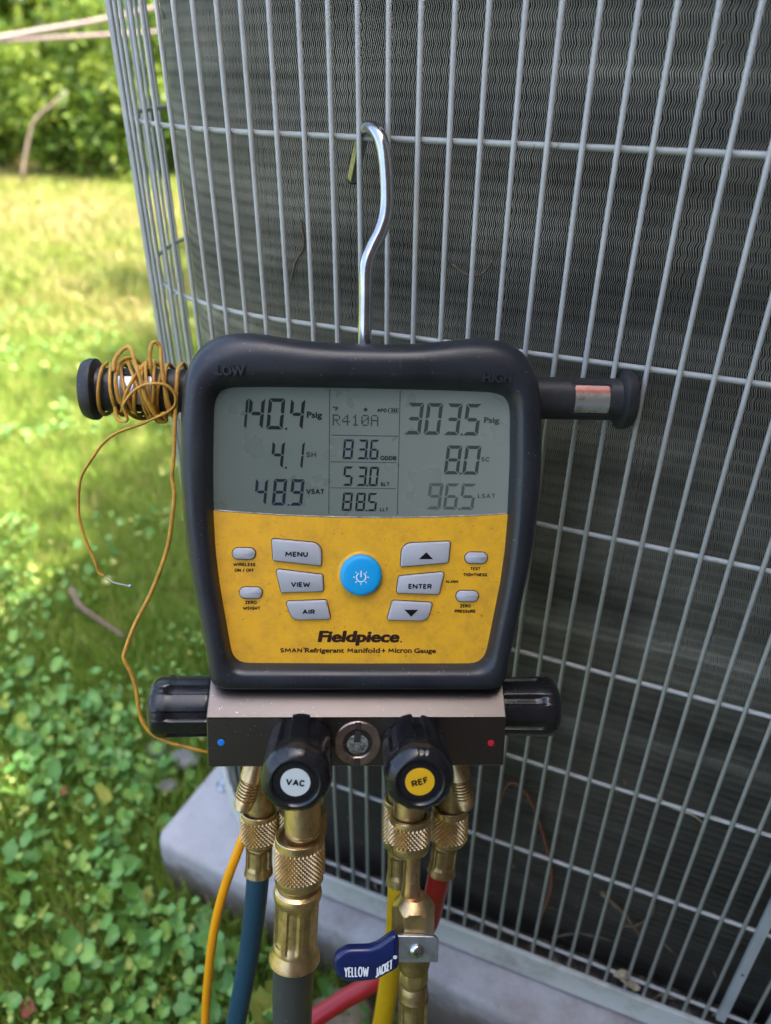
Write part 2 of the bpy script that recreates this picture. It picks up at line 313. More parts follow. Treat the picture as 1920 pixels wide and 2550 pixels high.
def lettering(body, x0, x1, y0, y1, z, mat, parent, rot=0, shear=0, thick=.12, fn=None, vs=0, bold=1, name='lettering'):
    """flat print: body fitted into x0..x1, baseline box y0..y1 (mm), raised by thick"""
    if body.replace(' ', '').replace('/', '').isalpha() and body.isupper() and body != 'TM' and shear == 0 and thick < .5:
        return caps(body, x0, x1, y0, y1, z, mat, parent, rot, thick, {1: .245, .4: .15, .3: .125}[bold], fn, vs)
    v, f = text_verts(body); xs = [p[0] for p in v]; ys = [p[1] for p in v]
    a, b, c_, d = min(xs), max(xs), min(ys), max(ys); cx, cy = (x0+x1)/2, (y0+y1)/2; out = []
    cr, sr = math.cos(rot), math.sin(rot)
    for p in v:
        x = x0+(p[0]-a)/(b-a)*(x1-x0)-cx; y = y0+(p[1]-c_)/(d-c_)*(y1-y0)-cy; x += shear*y; y += vs*x
        out.append((cx+x*cr-y*sr, cy+x*sr+y*cr))
    hh_ = y1-y0; bw = hh_*.038*bold; o1 = out; f0 = list(f); out = []; f = []
    for k_, (sx_, sy_) in enumerate(((-bw, 0), (bw, 0), (0, bw*.8), (0, -bw*.8)) if bold else ((0, 0),)):
        f += [tuple(i+len(out) for i in q) for q in f0]; out += [(x+sx_*cr-sy_*sr, y+sx_*sr+sy_*cr) for x, y in o1]
    n = len(out); n1 = len(o1); top = [(x, y, z+thick+.006*(i//n1)) for i, (x, y) in enumerate(out)]; V = top; F = list(f)
    if thick > .2:
        from collections import Counter
        ec = Counter()
        for q in f:
            for i in range(len(q)): ec[frozenset((q[i], q[(i+1) % len(q)]))] += 1
        V = top+[(x, y, z-.3) for x, y in out]
        for q in f:
            for i in range(len(q)):
                e = (q[i], q[(i+1) % len(q)])
                if ec[frozenset(e)] == 1: F.append((e[1], e[0], e[0]+n, e[1]+n))
    if fn: V = [fn(*p) for p in V]
    mb = MB(); mb.add([mm(p) for p in V], F); return build(mb, name, mat, parent)

# ------------------------------------------------------------------ ground
def structure(o): o['kind'] = 'structure'; return o
G = 60; n_ = 120
gx = np.concatenate([np.linspace(-40, -4, 20), np.linspace(-3.9, 3.9, 79), np.linspace(4, 40, 20)]); gy = np.concatenate([np.linspace(-12, -1.1, 10), np.linspace(-1, 8.9, 100), np.linspace(9, 60, 20)])
X, Y = np.meshgrid(gx, gy)
Zg = .010*np.sin(X*7+Y*3)*np.sin(Y*6-X*2)+.006*np.sin(X*19+1)*np.sin(Y*17)-.012
Zg = np.where((abs(X-.15) < .75) & (abs(Y-.65) < .7), -.014, Zg)
V = np.stack([X.ravel(), Y.ravel(), Zg.ravel()], 1); ny, nx = X.shape
ii = (np.arange(ny-1)[:, None]*nx+np.arange(nx-1)[None]).ravel(); F = np.stack([ii, ii+1, ii+1+nx, ii+nx], 1)
structure(link('ground', mesh_np('ground', V, F, M['soil'], smooth=True)))

# ------------------------------------------------------------------ condenser unit
def rel(z): return z+CZ
dF = Vector((.9292, -.3696, 0)); nF = Vector((-.3696, -.9292, 0))          # along the front side; outwards
R_, L_ = .198, .39
A0 = Vector((.0, .4063, 0)) - dF*.0613                                   # where the front flat begins
PERIM = 4*L_+2*PI*R_
def foot(u, off=0):
    """point on the rounded-square footprint at arc length u (0 = left end of the front flat), moved out by off"""
    u %= PERIM; d, n = dF.copy(), nF.copy(); p = A0.copy()
    q = Matrix.Rotation(PI/2, 3, 'Z')
    while True:
        if u <= L_: return p+d*u+n*off, n
        u -= L_; p = p+d*L_; c = p-n*R_
        if u <= R_*PI/2:
            a = u/R_; nn = Matrix.Rotation(a, 3, 'Z')@n; return c+nn*(R_+off), nn
        u -= R_*PI/2; n = q@n; d = q@d; p = c+n*R_
FC = sum((foot(k*PERIM/64)[0] for k in range(64)), Vector())/64
unit = thing('air_conditioner', 'large grey outdoor air conditioning condenser with a wire cage around its finned coil', 'air conditioner', (FC.x, FC.y, .062))
BASE = Vector((FC.x, FC.y, .062))
def footpoly(off, z, n=200, u0=0, u1=None):
    u1 = PERIM if u1 is None else u1; c = u1 >= PERIM
    return [Vector((*(foot(u0+(u1-u0)*k/(n if c else n-1), off)[0].xy), z))-BASE for k in range(n)]
ZT = rel(.30)
# vertical wires
NWI = 181; SPW = PERIM/NWI
wm = MB(); wl = ZT-rel(-.664)
sweep(wm, [(0, 0, 0), (0, 0, wl*.5), (0, 0, wl)], .00136, 8); wme = wm.mesh('cage_wire', M['wire'])
for k in range(NWI):
    if abs(k*SPW-.352) < .008 or .375 < k*SPW < .62: continue
    p, n = foot(k*SPW); o = link('cage_wire', wme, unit); j = random.uniform(-.0005, .0005)
    o.location = Vector((p.x, p.y, rel(-.664)+random.uniform(-.002, .0015)))-BASE+dF*j
for z in (-.651, -.536, -.4353, -.3355, -.2353, -.133, -.0345, .067, .168, .268):
    build(sweep(MB(), footpoly(-.0029, rel(z)), .00155, 8, closed=True), 'cage_ring', M['wire'], unit)
# corner post with a screw hole, access panel round the next corner
pm = MB(); p0, n0 = foot(.352); 
def pp(a, b, z): q = p0+dF*a+n0*b; return (q.x-BASE.x, q.y-BASE.y, z-BASE.z)
sec = [(-.0036, .0), (-.0030, .0022), (.0030, .0022), (.0036, 0), (.0036, -.012), (.0020, -.012), (.0020, -.002), (-.0036, -.002)]
pm.loft([[pp(a, b, z) for a, b in sec] for z in (rel(-.655), ZT)], smooth=False); build(pm, 'corner_post', M['post'], unit)
hm = MB(); lathe(hm, pp(0, .0022, rel(-.585)), n0, dF, [(0, .0011), (.0002, .0011)], 12); build(hm, 'screw_hole', M['core'], unit)
pa = MB(); us = np.linspace(.3805, .61, 30)
o_ = [foot(u, .003)[0] for u in us]; i_ = [foot(u, .001)[0] for u in us]
ringp = [[Vector((q.x, q.y, z))-BASE for q in (o_[k], i_[k])] for k in range(30) for z in ()]
prof = []
for z in (rel(-.662), ZT): prof.append([Vector((q.x, q.y, z))-BASE for q in o_]+[Vector((q.x, q.y, z))-BASE for q in reversed(i_)])
pa.loft(prof, smooth=False); build(pa, 'access_panel', M['post'], unit)
# coil: zig-zag aluminium fins, one strip each, with depth
OFF = -.031
def coil_pt(u0, u1, step):
    us = np.arange(u0, u1, .0004); P = np.array([foot(u, OFF)[0].xy for u in us]); d = np.r_[0, np.cumsum(np.hypot(*np.diff(P, axis=0).T))]
    Nn = np.array([foot(u)[1].xy for u in us]); s_ = np.arange(0, d[-1], step)
    return np.stack([np.interp(s_, d, P[:, i]) for i in (0, 1)], 1), np.stack([np.interp(s_, d, Nn[:, i]) for i in (0, 1)], 1)
Pc, Nc = coil_pt(-.50, .60, .00115)
nf = len(Pc); Nc /= np.linalg.norm(Nc, axis=1)[:, None]; Tc = np.stack([-Nc[:, 1], Nc[:, 0]], 1)
zs = np.arange(rel(-.690), rel(.29), .0037); nz = len(zs)
zig = np.where(np.arange(nz) % 2 == 0, .00058, -.00058)
dep, thk = .012, .00024
jit = rng.normal(0, .00006, nf)[:, None]+rng.normal(0, .00004, (nf, nz))
# dents where fins are combed over
dz = np.zeros((nf, nz)); ct = Pc[:, None, :]+Tc[:, None, :]*(zig[None]+jit)[..., None]
def corner(side, back):
    q = ct+Tc[:, None, :]*side-Nc[:, None, :]*back; zz = np.broadcast_to(zs[None], (nf, nz)); return np.dstack([q, zz])
C4 = [corner(-thk, dep), corner(-thk, 0), corner(thk, 0), corner(thk, dep)]
V = np.stack(C4, 2)-np.array([BASE.x, BASE.y, BASE.z])            # nf,nz,4,3
idx = np.arange(nf*nz*4).reshape(nf, nz, 4); F = []
for a in range(3): F.append(np.stack([idx[:, :-1, a], idx[:, :-1, a+1], idx[:, 1:, a+1], idx[:, 1:, a]], -1).reshape(-1, 4))
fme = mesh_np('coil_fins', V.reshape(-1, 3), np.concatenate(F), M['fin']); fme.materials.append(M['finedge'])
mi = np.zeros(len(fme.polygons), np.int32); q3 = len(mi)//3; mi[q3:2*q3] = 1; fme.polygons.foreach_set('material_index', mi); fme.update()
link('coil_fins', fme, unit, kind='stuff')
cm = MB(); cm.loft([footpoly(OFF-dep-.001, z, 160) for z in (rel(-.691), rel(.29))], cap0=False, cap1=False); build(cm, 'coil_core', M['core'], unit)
tm = MB()
for z in np.arange(rel(-.63), rel(.28), .0222): sweep(tm, [Vector((*foot(u, OFF-.0095)[0].xy, z))-BASE for u in np.linspace(-.5, .62, 60)], .0036, 6)
# base pan, rim, lid
bp = MB(); bp.loft([footpoly(o, z) for o, z in ((-.06, rel(-.692)), (-.0095, rel(-.692)), (-.009, rel(-.690)), (-.008, rel(-.6668)), (.0004, rel(-.6664)))], cap0=True, cap1=False); build(bp, 'base_pan', M['pan'], unit)
rm = MB(); rm.loft([footpoly(o, z) for o, z in ((.0005, rel(-.668)), (.0005, rel(-.6642)), (.0012, rel(-.6636)), (.0040, rel(-.6636)), (.0048, rel(-.6645)), (.0052, rel(-.689)), (.0060, rel(-.6915)), (.0015, rel(-.692)))], cap0=False, cap1=False); sharp(build(rm, 'base_rim', M['rim'], unit))
lm_ = MB(); lm_.loft([footpoly(o, z) for o, z in ((-.03, ZT-.002), (.006, ZT-.002), (.008, ZT+.004), (.006, ZT+.022), (-.02, ZT+.034), (-.12, ZT+.042))]); sharp(build(lm_, 'top_cover', M['post'], unit))
bo = MB(); lathe(bo, (-.179+0-BASE.x, .553-BASE.y, rel(-.6985)-BASE.z), (0, 0, 1), (1, 0, 0), [(0, .009), (.002, .009), (.0025, .0058), (.007, .0055), (.0085, .004)], 12)
build(bo, 'anchor_bolt', M['zinc'], unit)
# ------------------------------------------------------------------ equipment pad
pc = [(-.241, .487), (.40, .178), (.80, 1.005), (.159, 1.314)]
pad = MB()
def rrect(P, r, n=6, off=0):
    out = []; N = len(P)
    for i in range(N):
        p, a, b = Vector(P[i]), Vector(P[i-1]), Vector(P[(i+1) % N]); da, db = (a-p).normalized(), (b-p).normalized()
        ang = da.angle(db); L = r/math.tan(ang/2); c = p+(da+db).normalized()*(r/math.sin(ang/2)); s0 = p+da*L-c; s1 = p+db*L-c
        for k in range(n+1):
            v = (s0*(1-k/n)+s1*(k/n)).normalized()*(r+off); out.append(c+v)
    return out
pc0 = Vector((sum(p[0] for p in pc)/4, sum(p[1] for p in pc)/4))
def padring(off, z, r=.016): return [Vector((p.x-pc0.x, p.y-pc0.y, z)) for p in rrect(pc, r, 6, off)]
zt = rel(-.6985)
pad.loft([padring(.004, -.016), padring(.001, zt-.010), padring(0, zt-.005), padring(-.002, zt-.0018), padring(-.006, zt)], cap0=True)
# moulded ledge that steps down along the front
pado = thing('equipment_pad', 'light grey moulded plastic pad under the air conditioner, one rounded corner showing in the leaves', 'equipment pad', (pc0.x, pc0.y, 0))
sharp(build(pad, 'pad_slab', M['pad'], pado), 50)
le = MB(); e0 = Vector(pc[0]); e1 = Vector(pc[1]); ed = (e1-e0).normalized(); en = Vector((ed.y, -ed.x))
def lp(a, b, z): q = e0+ed*a+en*b; return (q.x-pc0.x, q.y-pc0.y, z)
lo = [(.385, .001), (.64, .001), (.64, .011), (.39, .011)]
le.loft([[lp(a, b, -.014) for a, b in lo], [lp(a, b, zt-.018) for a, b in lo], [lp(a+.003*(1 if a < .5 else -1), b-.002, zt-.015) for a, b in lo]], smooth=False)
build(le, 'moulded_lug', M['pad'], pado)

# ------------------------------------------------------------------ the gauge: a frame of its own, in millimetres
O = Vector((-.01189, .29804, -.21789+CZ)); EX = Vector((.9987845, .03871074, -.03051231)); EY = Vector((.01418079, .36718707, .93003901)); EN = Vector((.04720623, -.92934124, .3661918))
DM = Matrix((EX, EY, EN)).transposed().to_4x4()
def devthing(name, label, cat, base=(0, 0, 0), group=None):
    o = thing(name, label, cat, group=group); m = DM.copy(); b = Vector(base)/1000; m.translation = O+EX*b.x+EY*b.y+EN*b.z
    o.matrix_world = m; o['_b'] = 0; del o['_b']; return o
class D(MB):
    """collects geometry in device millimetres, minus the thing's base"""
    def __init__(s, base=(0, 0, 0)): super().__init__(); s.base = Vector(base)
    def done(s, name, mat, parent, ang=40, **pr):
        s.v = [((x-s.base.x)/1000, (y-s.base.y)/1000, (z-s.base.z)/1000) for x, y, z in s.v]
        o = build(s, name, mat, parent, **pr)
        return sharp(o, ang) if ang else o
def smoothpoly(pts, n=180, c=(0, 25), sig=1.0):
    """closed outline resampled by angle about c, lightly smoothed"""
    P = [Vector(p)-Vector(c) for p in pts]; out = []
    for k in range(n):
        a = 2*PI*k/n; d = Vector((math.cos(a), math.sin(a))); best = None
        for i in range(len(P)):
            p, q = P[i], P[(i+1) % len(P)]; e = q-p; den = d.x*e.y-d.y*e.x
            if abs(den) < 1e-9: continue
            t_ = (p.x*e.y-p.y*e.x)/den; s_ = (p.x*d.y-p.y*d.x)/den
            if t_ > 0 and -1e-6 <= s_ <= 1+1e-6: best = t_ if best is None else max(best, t_)
        out.append(best)
    r = np.array(out)
    if sig:
        kx = np.arange(-6, 7); g = np.exp(-kx**2/(2*sig**2)); g /= g.sum(); r = sum(g[j]*np.roll(r, kx[j]) for j in range(13))
    return r
half = [(0, 111.3), (12, 111.3), (24, 111.8), (33, 112.6), (42, 113.9), (52, 115.0), (61, 114.9), (69, 113.2), (75.5, 109.5), (80, 104.5), (83, 98), (84.8, 90), (86.5, 75), (87.4, 58), (87.2, 42), (86.0, 21), (83.6, 2), (81, -14), (77.6, -36), (74.6, -58), (72.6, -60)]
outer = half+[(-x, y) for x, y in reversed(half[1:])]
outer = outer
hin = [(0, 90.6), (40, 90.4), (61, 89.9), (66.5, 88.6), (69.4, 85.2), (70.3, 80), (71.3, 55), (71.5, 30), (70.8, 12), (69.3, -4), (66.9, -20), (64.2, -38), (63.2, -42), (60.6, -45), (57, -46), (0, -46.2)]
inner = hin+[(-x, y) for x, y in reversed(hin[1:-1])]
NA = 240
ro = smoothpoly(outer, NA, sig=1.1); ri = smoothpoly(inner, NA, sig=.6)
an = np.arange(NA)*2*PI/NA
def oring(t_, h, extra=0, r=None):
    rr = ri*(1-t_)+ro*t_+extra if r is None else r
    return [(math.cos(a)*q, 25+math.sin(a)*q, h) for a, q in zip(an, rr)]
GB = (0, 0, 0)
gauge = devthing('manifold_gauge', 'black and yellow digital refrigerant manifold gauge hanging by its steel hook from the wire cage', 'manifold gauge')
hb = D()
rings = [oring(0, -1.5, -.6), oring(0, .6), oring(.10, 4.5), oring(.20, 6.8), oring(.32, 7.6), oring(.55, 7.8), oring(.72, 7.2), oring(.84, 5.2), oring(.93, 2.0), oring(.985, -2.5), oring(1, -6)]
rings += [oring(1, -14, -.2), oring(1, -30, -1.5), oring(1, -37, -4), oring(1, -40, -9)]
hb.loft(rings, cap0=False, cap1=True); hb.done('housing', M['rubber'], gauge, 60)
# mould line round the side
sm_ = D(); sweep(sm_, [Vector(p) for p in oring(1, -9.5, -.15)], .35, 6, closed=True); sm_.done('mould_line', M['rubber'], gauge)
lettering('LOW', -67.2, -54.6, 95.2, 99.4, 7.9, M['rubber'], gauge, thick=1.0)
lettering('HIGH', 55.0, 68.2, 94.5, 98.7, 7.9, M['rubber'], gauge, thick=1.0)
# lcd and faceplate: both fill the window; the seam sags in the middle
def seam(x): return 28.6+2.7*(x/71)**2
def clipped(upper, inset, h0, h1):
    pts = [Vector((math.cos(a)*(q-inset), 25+math.sin(a)*(q-inset))) for a, q in zip(an, ri)]
    keep = [p for p in pts if (p.y > seam(p.x)+.15) == upper]
    xm = max(abs(p.x) for p in keep if abs(p.y-30) < 6)
    se = [Vector((x, seam(x)+(.3 if upper else -.3))) for x in np.linspace(-xm, xm, 41)]
    i = next(k for k in range(len(keep)) if (keep[k]-keep[k-1]).length > 40) if any((keep[k]-keep[k-1]).length > 40 for k in range(len(keep))) else 0
    keep = keep[i:]+keep[:i]
    if upper: keep = keep+se if (keep[-1]-se[0]).length < (keep[-1]-se[-1]).length else keep+se[::-1]
    else: keep = keep+(se if (keep[-1]-se[0]).length < (keep[-1]-se[-1]).length else se[::-1])
    mb = D(); mb.loft([[(p.x, p.y, h) for p in keep] for h in (h0, h1)], smooth=False); return mb
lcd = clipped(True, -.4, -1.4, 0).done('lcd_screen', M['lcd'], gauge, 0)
face = clipped(False, -.4, -1.4, .35).done('keypad_faceplate', M['yellow'], gauge, 0)
sv = D(); sweep(sv, [(x, seam(x), .25) for x in np.linspace(-71, 71, 40)], .33, 6); sv.done('silver_seam', M['silver'], gauge)
# seven segment digits
SEG = {'0': 'abcdef', '1': 'bc', '2': 'abged', '3': 'abgcd', '4': 'fgbc', '5': 'afgcd', '6': 'afgedc', '8': 'abcdefg', '9': 'abcfgd'}
def digit(ch, x0, x1, y0, y1, mat, slant=.10):
    w_, h_ = x1-x0, y1-y0; w_ -= slant*h_; t_ = min(w_*.24, h_*.115); g = t_*.16; mb = D()
    W, Hh, m = w_, h_, h_/2
    S = dict(a=[(g, Hh), (W-g, Hh), (W-t_-g, Hh-t_), (t_+g, Hh-t_)], d=[(g, 0), (t_+g, t_), (W-t_-g, t_), (W-g, 0)],
             b=[(W, Hh-g), (W, m+g), (W-t_*.6, m+g), (W-t_, m+t_*.5+g), (W-t_, Hh-t_-g)], c=[(W, g), (W-t_, t_+g), (W-t_, m-t_*.5-g), (W-t_*.6, m-g), (W, m-g)],
             f=[(0, Hh-g), (t_, Hh-t_-g), (t_, m+t_*.5+g), (t_*.6, m+g), (0, m+g)], e=[(0, g), (0, m-g), (t_*.6, m-g), (t_, m-t_*.5-g), (t_, t_+g)],
             g=[(t_*.7, m), (t_*1.25, m+t_*.5), (W-t_*1.25, m+t_*.5), (W-t_*.7, m), (W-t_*1.25, m-t_*.5), (t_*1.25, m-t_*.5)])
    for s in SEG[ch]: 
        P = [(x0+x+slant*y, y0+y) for x, y in S[s]]; ar = sum(P[i-1][0]*P[i][1]-P[i][0]*P[i-1][1] for i in range(len(P)))
        if ar < 0: P.reverse()
        mb.add([(x, y, .07) for x, y in P], [tuple(range(len(P)))])
    return mb.done('digit', mat, lcd, 0)
def dot(x, y, s, mat): b = D(); b.add([(x, y, .07), (x+s, y, .07), (x+s, y+s, .07), (x, y+s, .07)], [(0, 1, 2, 3)]); b.done('decimal_point', mat, lcd, 0)
def number(spec, y0, y1, mat, sl=.10):
    for ch, a, b in spec:
        if ch == '.': dot(a, y0-.1, b, mat)
        elif ch == '1': digit(ch, b-(y1-y0)*.45, b, y0, y1, mat, sl)
        else: digit(ch, a, b, y0, y1, mat, sl)
S1, S2, S3, S4 = M['seg'], M['segblue'], M['seggrey'], M['segpale']
number([('1', 0, -53.9), ('4', -55.0, -46.2), ('0', -47.0, -36.3) if 0 else ('0', -46.0, -36.8), ('.', -37.0, 1.0), ('4', -35.6, -27.4)], 70.4, 85.0, S1)
number([('4', -44.2, -37.0), ('.', -37.2, 1.0), ('1', 0, -27.6)], 51.8, 64.8, S1)
number([('4', -52.2, -45.1), ('8', -43.6, -36.0), ('.', -36.0, .9), ('9', -35.2, -27.7)], 33.9, 46.8, S2)
number([('8', -9.8, -4.2), ('3', -2.9, 2.6), ('.', 1.9, .8), ('6', 3.0, 8.0)], 56.8, 66.3, S2, .08)
number([('5', -9.6, -4.3), ('3', -3.0, 2.4), ('.', 1.9, .8), ('0', 2.9, 8.0)], 43.9, 53.3, S1, .08)
number([('8', -9.9, -4.4), ('8', -3.4, 1.9), ('.', 1.7, .8), ('5', 2.4, 7.6)], 31.6, 40.6, S1, .08)
number([('3', 19.6, 28.9), ('0', 28.9, 38.0), ('3', 38.4, 47.3), ('.', 46.8, 1.0), ('5', 47.6, 56.6)], 69.1, 84.2, S3)
number([('8', 39.2, 47.9), ('.', 47.0, 1.0), ('0', 48.2, 57.2)], 50.2, 64.2, S3)
number([('9', 31.2, 39.4), ('6', 39.4, 47.4), ('.', 46.9, .9), ('5', 47.2, 55.6)], 32.9, 45.8, S4)
LZ = .02
for b, x0, x1, y0, y1, m in (('Psig', -26.7, -19.7, 75.3, 79.0, S1), ('SH', -27.1, -22.2, 57.4, 60.0, S3), ('VSAT', -27.1, -18.2, 39.6, 42.2, S1), ('°F', -14.5, -12.0, 79.7, 81.7, S1), ('APO', 6.5, 11.1, 79.4, 81.2, S1),
    ('ODDB', 8.4, 16.2, 56.6, 58.6, S1), ('SLT', 8.8, 13.2, 44.0, 45.9, S1), ('LLT', 8.6, 12.9, 31.6, 33.5, S1), ('Psig', 57.9, 65.1, 74.5, 77.9, S3), ('SC', 57.2, 61.4, 56.6, 58.9, S4), ('LSAT', 56.3, 65.1, 38.7, 41.0, S4)):
    lettering(b, x0, x1, y0, y1, LZ, m, lcd, thick=.05)
st = D(); st.add([(1.0+r*math.sin(k*PI/5), 80.5+r*math.cos(k*PI/5), .07) for k, r in enumerate([1.35, .55]*5)], [tuple(reversed(range(10)))]); st.done('star_symbol', S1, lcd, 0)
ba = D()
for (a, b, c, d) in ((11.6, 79.7, 11.9, 80.9), (11.9, 79.1, 16.6, 79.35), (11.9, 81.2, 16.6, 81.45), (11.9, 79.35, 12.1, 81.2), (16.4, 79.35, 16.6, 81.2), (13.3, 79.6, 14.0, 81.0), (14.3, 79.6, 15.0, 81.0), (15.3, 79.6, 16.0, 81.0)):
    ba.add([(a, b, .07), (c, b, .07), (c, d, .07), (a, d, .07)], [(0, 1, 2, 3)])
ba.done('battery_symbol', S1, lcd, 0)
DOTF = {'R': '11110 10001 10001 11110 10100 10010 10001', '4': '00010 00110 01010 10010 11111 00010 00010', '1': '00100 01100 00100 00100 00100 00100 01110', '0': '01110 10001 10011 10101 11001 10001 01110', 'A': '01110 10001 10001 11111 10001 10001 10001'}
dm = D(); px_ = .72
for k, ch in enumerate('R410A'):
    for r_i, row in enumerate(DOTF[ch].split()):
        for c_i, b in enumerate(row):
            if b == '1':
                x = -14.6+k*4.55+c_i*.74; y = 78.0-r_i*.76
                dm.add([(x, y-.62, .07), (x+.62, y-.62, .07), (x+.62, y, .07), (x, y, .07)], [(0, 1, 2, 3)])
dm.done('dot_matrix_text', S1, lcd, 0)
for (a, b, c, d) in ((-16.2, 30, -15.9, 89.9), (17.1, 30, 17.4, 89.7), (-15, 68.0, 16.6, 68.3), (-15.3, 55.3, 16.4, 55.55), (-15.3, 42.7, 16.3, 42.95)):
    x = D(); x.add([(a, b, .07), (c, b, .07), (c, d, .07), (a, d, .07)], [(0, 1, 2, 3)]); x.done('divider_line', S1, lcd, 0)
# keys
def roundpoly(P, R, n=5):
    out = []; N = len(P); P = [Vector(p) for p in P]
    if not hasattr(R, '__len__'): R = [R]*N
    for i in range(N):
        p = P[i]; da = (P[i-1]-p).normalized(); db = (P[(i+1) % N]-p).normalized(); ang = da.angle(db); L = R[i]/math.tan(ang/2)
        c = p+(da+db).normalized()*(R[i]/math.sin(ang/2)); s0, s1 = p+da*L-c, p+db*L-c; A = s0.angle_signed(s1)
        for k in range(n+1):
            a = -A*k/n; out.append(c+Matrix.Rotation(a, 2)@s0)
    return out
def insetp(P, d):
    out = []; N = len(P); ar = sum(P[i-1].x*P[i].y-P[i].x*P[i-1].y for i in range(N)); sgn = 1 if ar > 0 else -1
    for i in range(N):
        a, b = P[i-1], P[(i+1) % N]; t_ = (b-a); t_ = t_.normalized() if t_.length > 1e-9 else Vector((1, 0)); out.append(P[i]+Vector((-t_.y, t_.x))*d*sgn)
    return out
def key(P, R, h=2.0, mat='key'):
    P = roundpoly(P, R)
    if sum(P[i-1].x*P[i].y-P[i].x*P[i-1].y for i in range(len(P))) < 0: P.reverse()
    g = D(); g.loft([[(p.x, p.y, z) for p in insetp(P, -.42)] for z in (.3, .55)], smooth=False); g.done('key_surround', M['gasket'], gauge, 0)
    b = D(); b.loft([[(p.x, p.y, z) for p in insetp(P, d)] for z, d in ((.3, 0), (h-.6, .02), (h-.25, .15), (h, .55))]); return b.done('button', M[mat], gauge, 50)
b = key([(-43.6, 17.6), (-19.5, 15.6), (-19.4, 4.4), (-42.9, 6.9)], [1, 5.0, 1, 1]); lettering('MENU', -37.0, -26.0, 9.0, 11.6, 2.0, M['ink'], b, thick=.08)
b = key([(-41.7, 2.5), (-18.8, -.2), (-18.2, -8.5), (-39.0, -9.2)], [1.3, 1.2, 1.2, .6]); lettering('VIEW', -34.2, -24.8, -6.2, -3.6, 2.0, M['ink'], b, thick=.08)
b = key([(-36.9, -13.9), (-17.0, -13.0), (-14.7, -22.7), (-33.6, -23.2)], [1.2, 1, 1, 4.6]); lettering('AIR', -28.6, -22.5, -20.0, -17.5, 2.0, M['ink'], b, thick=.08)
b = key([(43.7, 17.2), (19.8, 15.9), (19.4, 4.2), (42.9, 6.5)], [1, 5.0, 1, 1])
tr = D(); tr.add([(28.2, 8.4, 2.08), (35.3, 8.4, 2.08), (31.75, 11.9, 2.08)], [(0, 1, 2)]); tr.done('up_arrow', M['ink'], b, 0)
b = key([(41.2, 1.8), (18.6, -.6), (17.6, -9.1), (38.8, -9.7)], [1.3, 1.2, 1.2, .6]); lettering('ENTER', 23.4, 35.0, -6.7, -4.1, 2.0, M['ink'], b, thick=.08)
b = key([(35.9, -14.1), (15.8, -13.1), (13.3, -23.0), (33.3, -23.4)], [1.2, 1, 1, 4.6])
tr = D(); tr.add([(21.7, -17.4, 2.08), (25.2, -21.0, 2.08), (28.7, -17.4, 2.08)], [(0, 1, 2)]); tr.done('down_arrow', M['ink'], b, 0)
for cx, cy in ((-57.0, 10.1), (-53.9, -9.6), (56.7, 9.0), (53.0, -10.6)):
    key([(cx-5.5, cy+2.75), (cx+5.5, cy+2.75), (cx+5.5, cy-2.75), (cx-5.5, cy-2.75)], 2.7, 1.7)
bb = D(); lathe(bb, (0, 0, .3), (0, 0, 1), (1, 0, 0), [(0, 10.3), (2.2, 10.25), (3.1, 9.9), (3.6, 9.2), (3.85, 8.0), (3.9, 4)], 72); bb = bb.done('button', M['bluekey'], gauge, 50, label='round blue power button')
ps = D(); R1, R2 = 2.0, 2.55
arc = [math.radians(a) for a in np.linspace(122, 418, 26)]; vs = [(r*math.cos(a), r*math.sin(a)-.4, 4.28) for r in (R2, R1) for a in arc]
ps.add(vs, [(i, i+1, 27+i, 26+i) for i in range(25)])
for a in range(8):
    an_ = math.radians(90+45*a)
    if a == 0: q = [(-.28, -.4), (.28, -.4), (.28, 2.9), (-.28, 2.9)]
    else: q = [(r*math.cos(an_)+s*.22*-math.sin(an_), r*math.sin(an_)+s*.22*math.cos(an_)-.4) for r, s in ((3.0, -1), (3.9, -1), (3.9, 1), (3.0, 1))]
    ps.add([(x, y, 4.28) for x, y in q], [(0, 1, 2, 3)])
ps.done('power_symbol', M['white'], bb, 0)
rgm = D(); lathe(rgm, (0, 0, .3), (0, 0, 1), (1, 0, 0), [(0, 11.6), (.35, 11.3), (.35, 10.2)], 60, cap1=False); rgm.done('key_surround', M['yellow'], gauge, 50)
for body, x0, x1, y0, y1 in (('WIRELESS', -62.3, -51.6, 3.7, 5.4), ('ON / OFF', -61.7, -52.3, .8, 2.5), ('ZERO', -56.8, -51.1, -15.5, -13.8), ('WEIGHT', -58.0, -49.4, -18.4, -16.7), ('ALARM', 42.0, 48.3, -4.0, -2.6),
                             ('TEST', 54.0, 59.1, 2.6, 4.2), ('TIGHTNESS', 50.6, 62.6, -.5, 1.2), ('ZERO', 49.6, 55.1, -16.6, -14.9), ('PRESSURE', 47.0, 57.6, -19.4, -17.7)):
    lettering(body, x0, x1, y0, y1, .35, M['ink'], face, thick=.1)
lettering('Fieldpiece', -20.6, 19.2, -36.6, -29.2, .35, M['brownink'], face, shear=.16, thick=.1)
lettering('Fieldpiece', -20.25, 19.55, -36.6, -29.2, .34, M['brownink'], face, shear=.16, thick=.1)
dt = D(); lathe(dt, (20.6, -34.6, .35), (0, 0, 1), (1, 0, 0), [(0, .45), (.1, .45)], 10); dt.done('registered_mark', M['brownink'], face, 0)
lettering('SMAN', -39.7, -28.8, -40.5, -38.1, .35, M['brownink'], face, thick=.1)
lettering('TM', -28.6, -26.9, -38.7, -37.8, .35, M['brownink'], face, thick=.1)
lettering('Refrigerant', -27.4, -8.0, -41.2, -38.0, .35, M['brownink'], face, thick=.1)
lettering('M', -6.3, -3.4, -40.5, -38.1, .35, M['brownink'], face, thick=.1)
lettering('anifold', -3.0, 10.0, -40.5, -37.9, .35, M['brownink'], face, thick=.1)
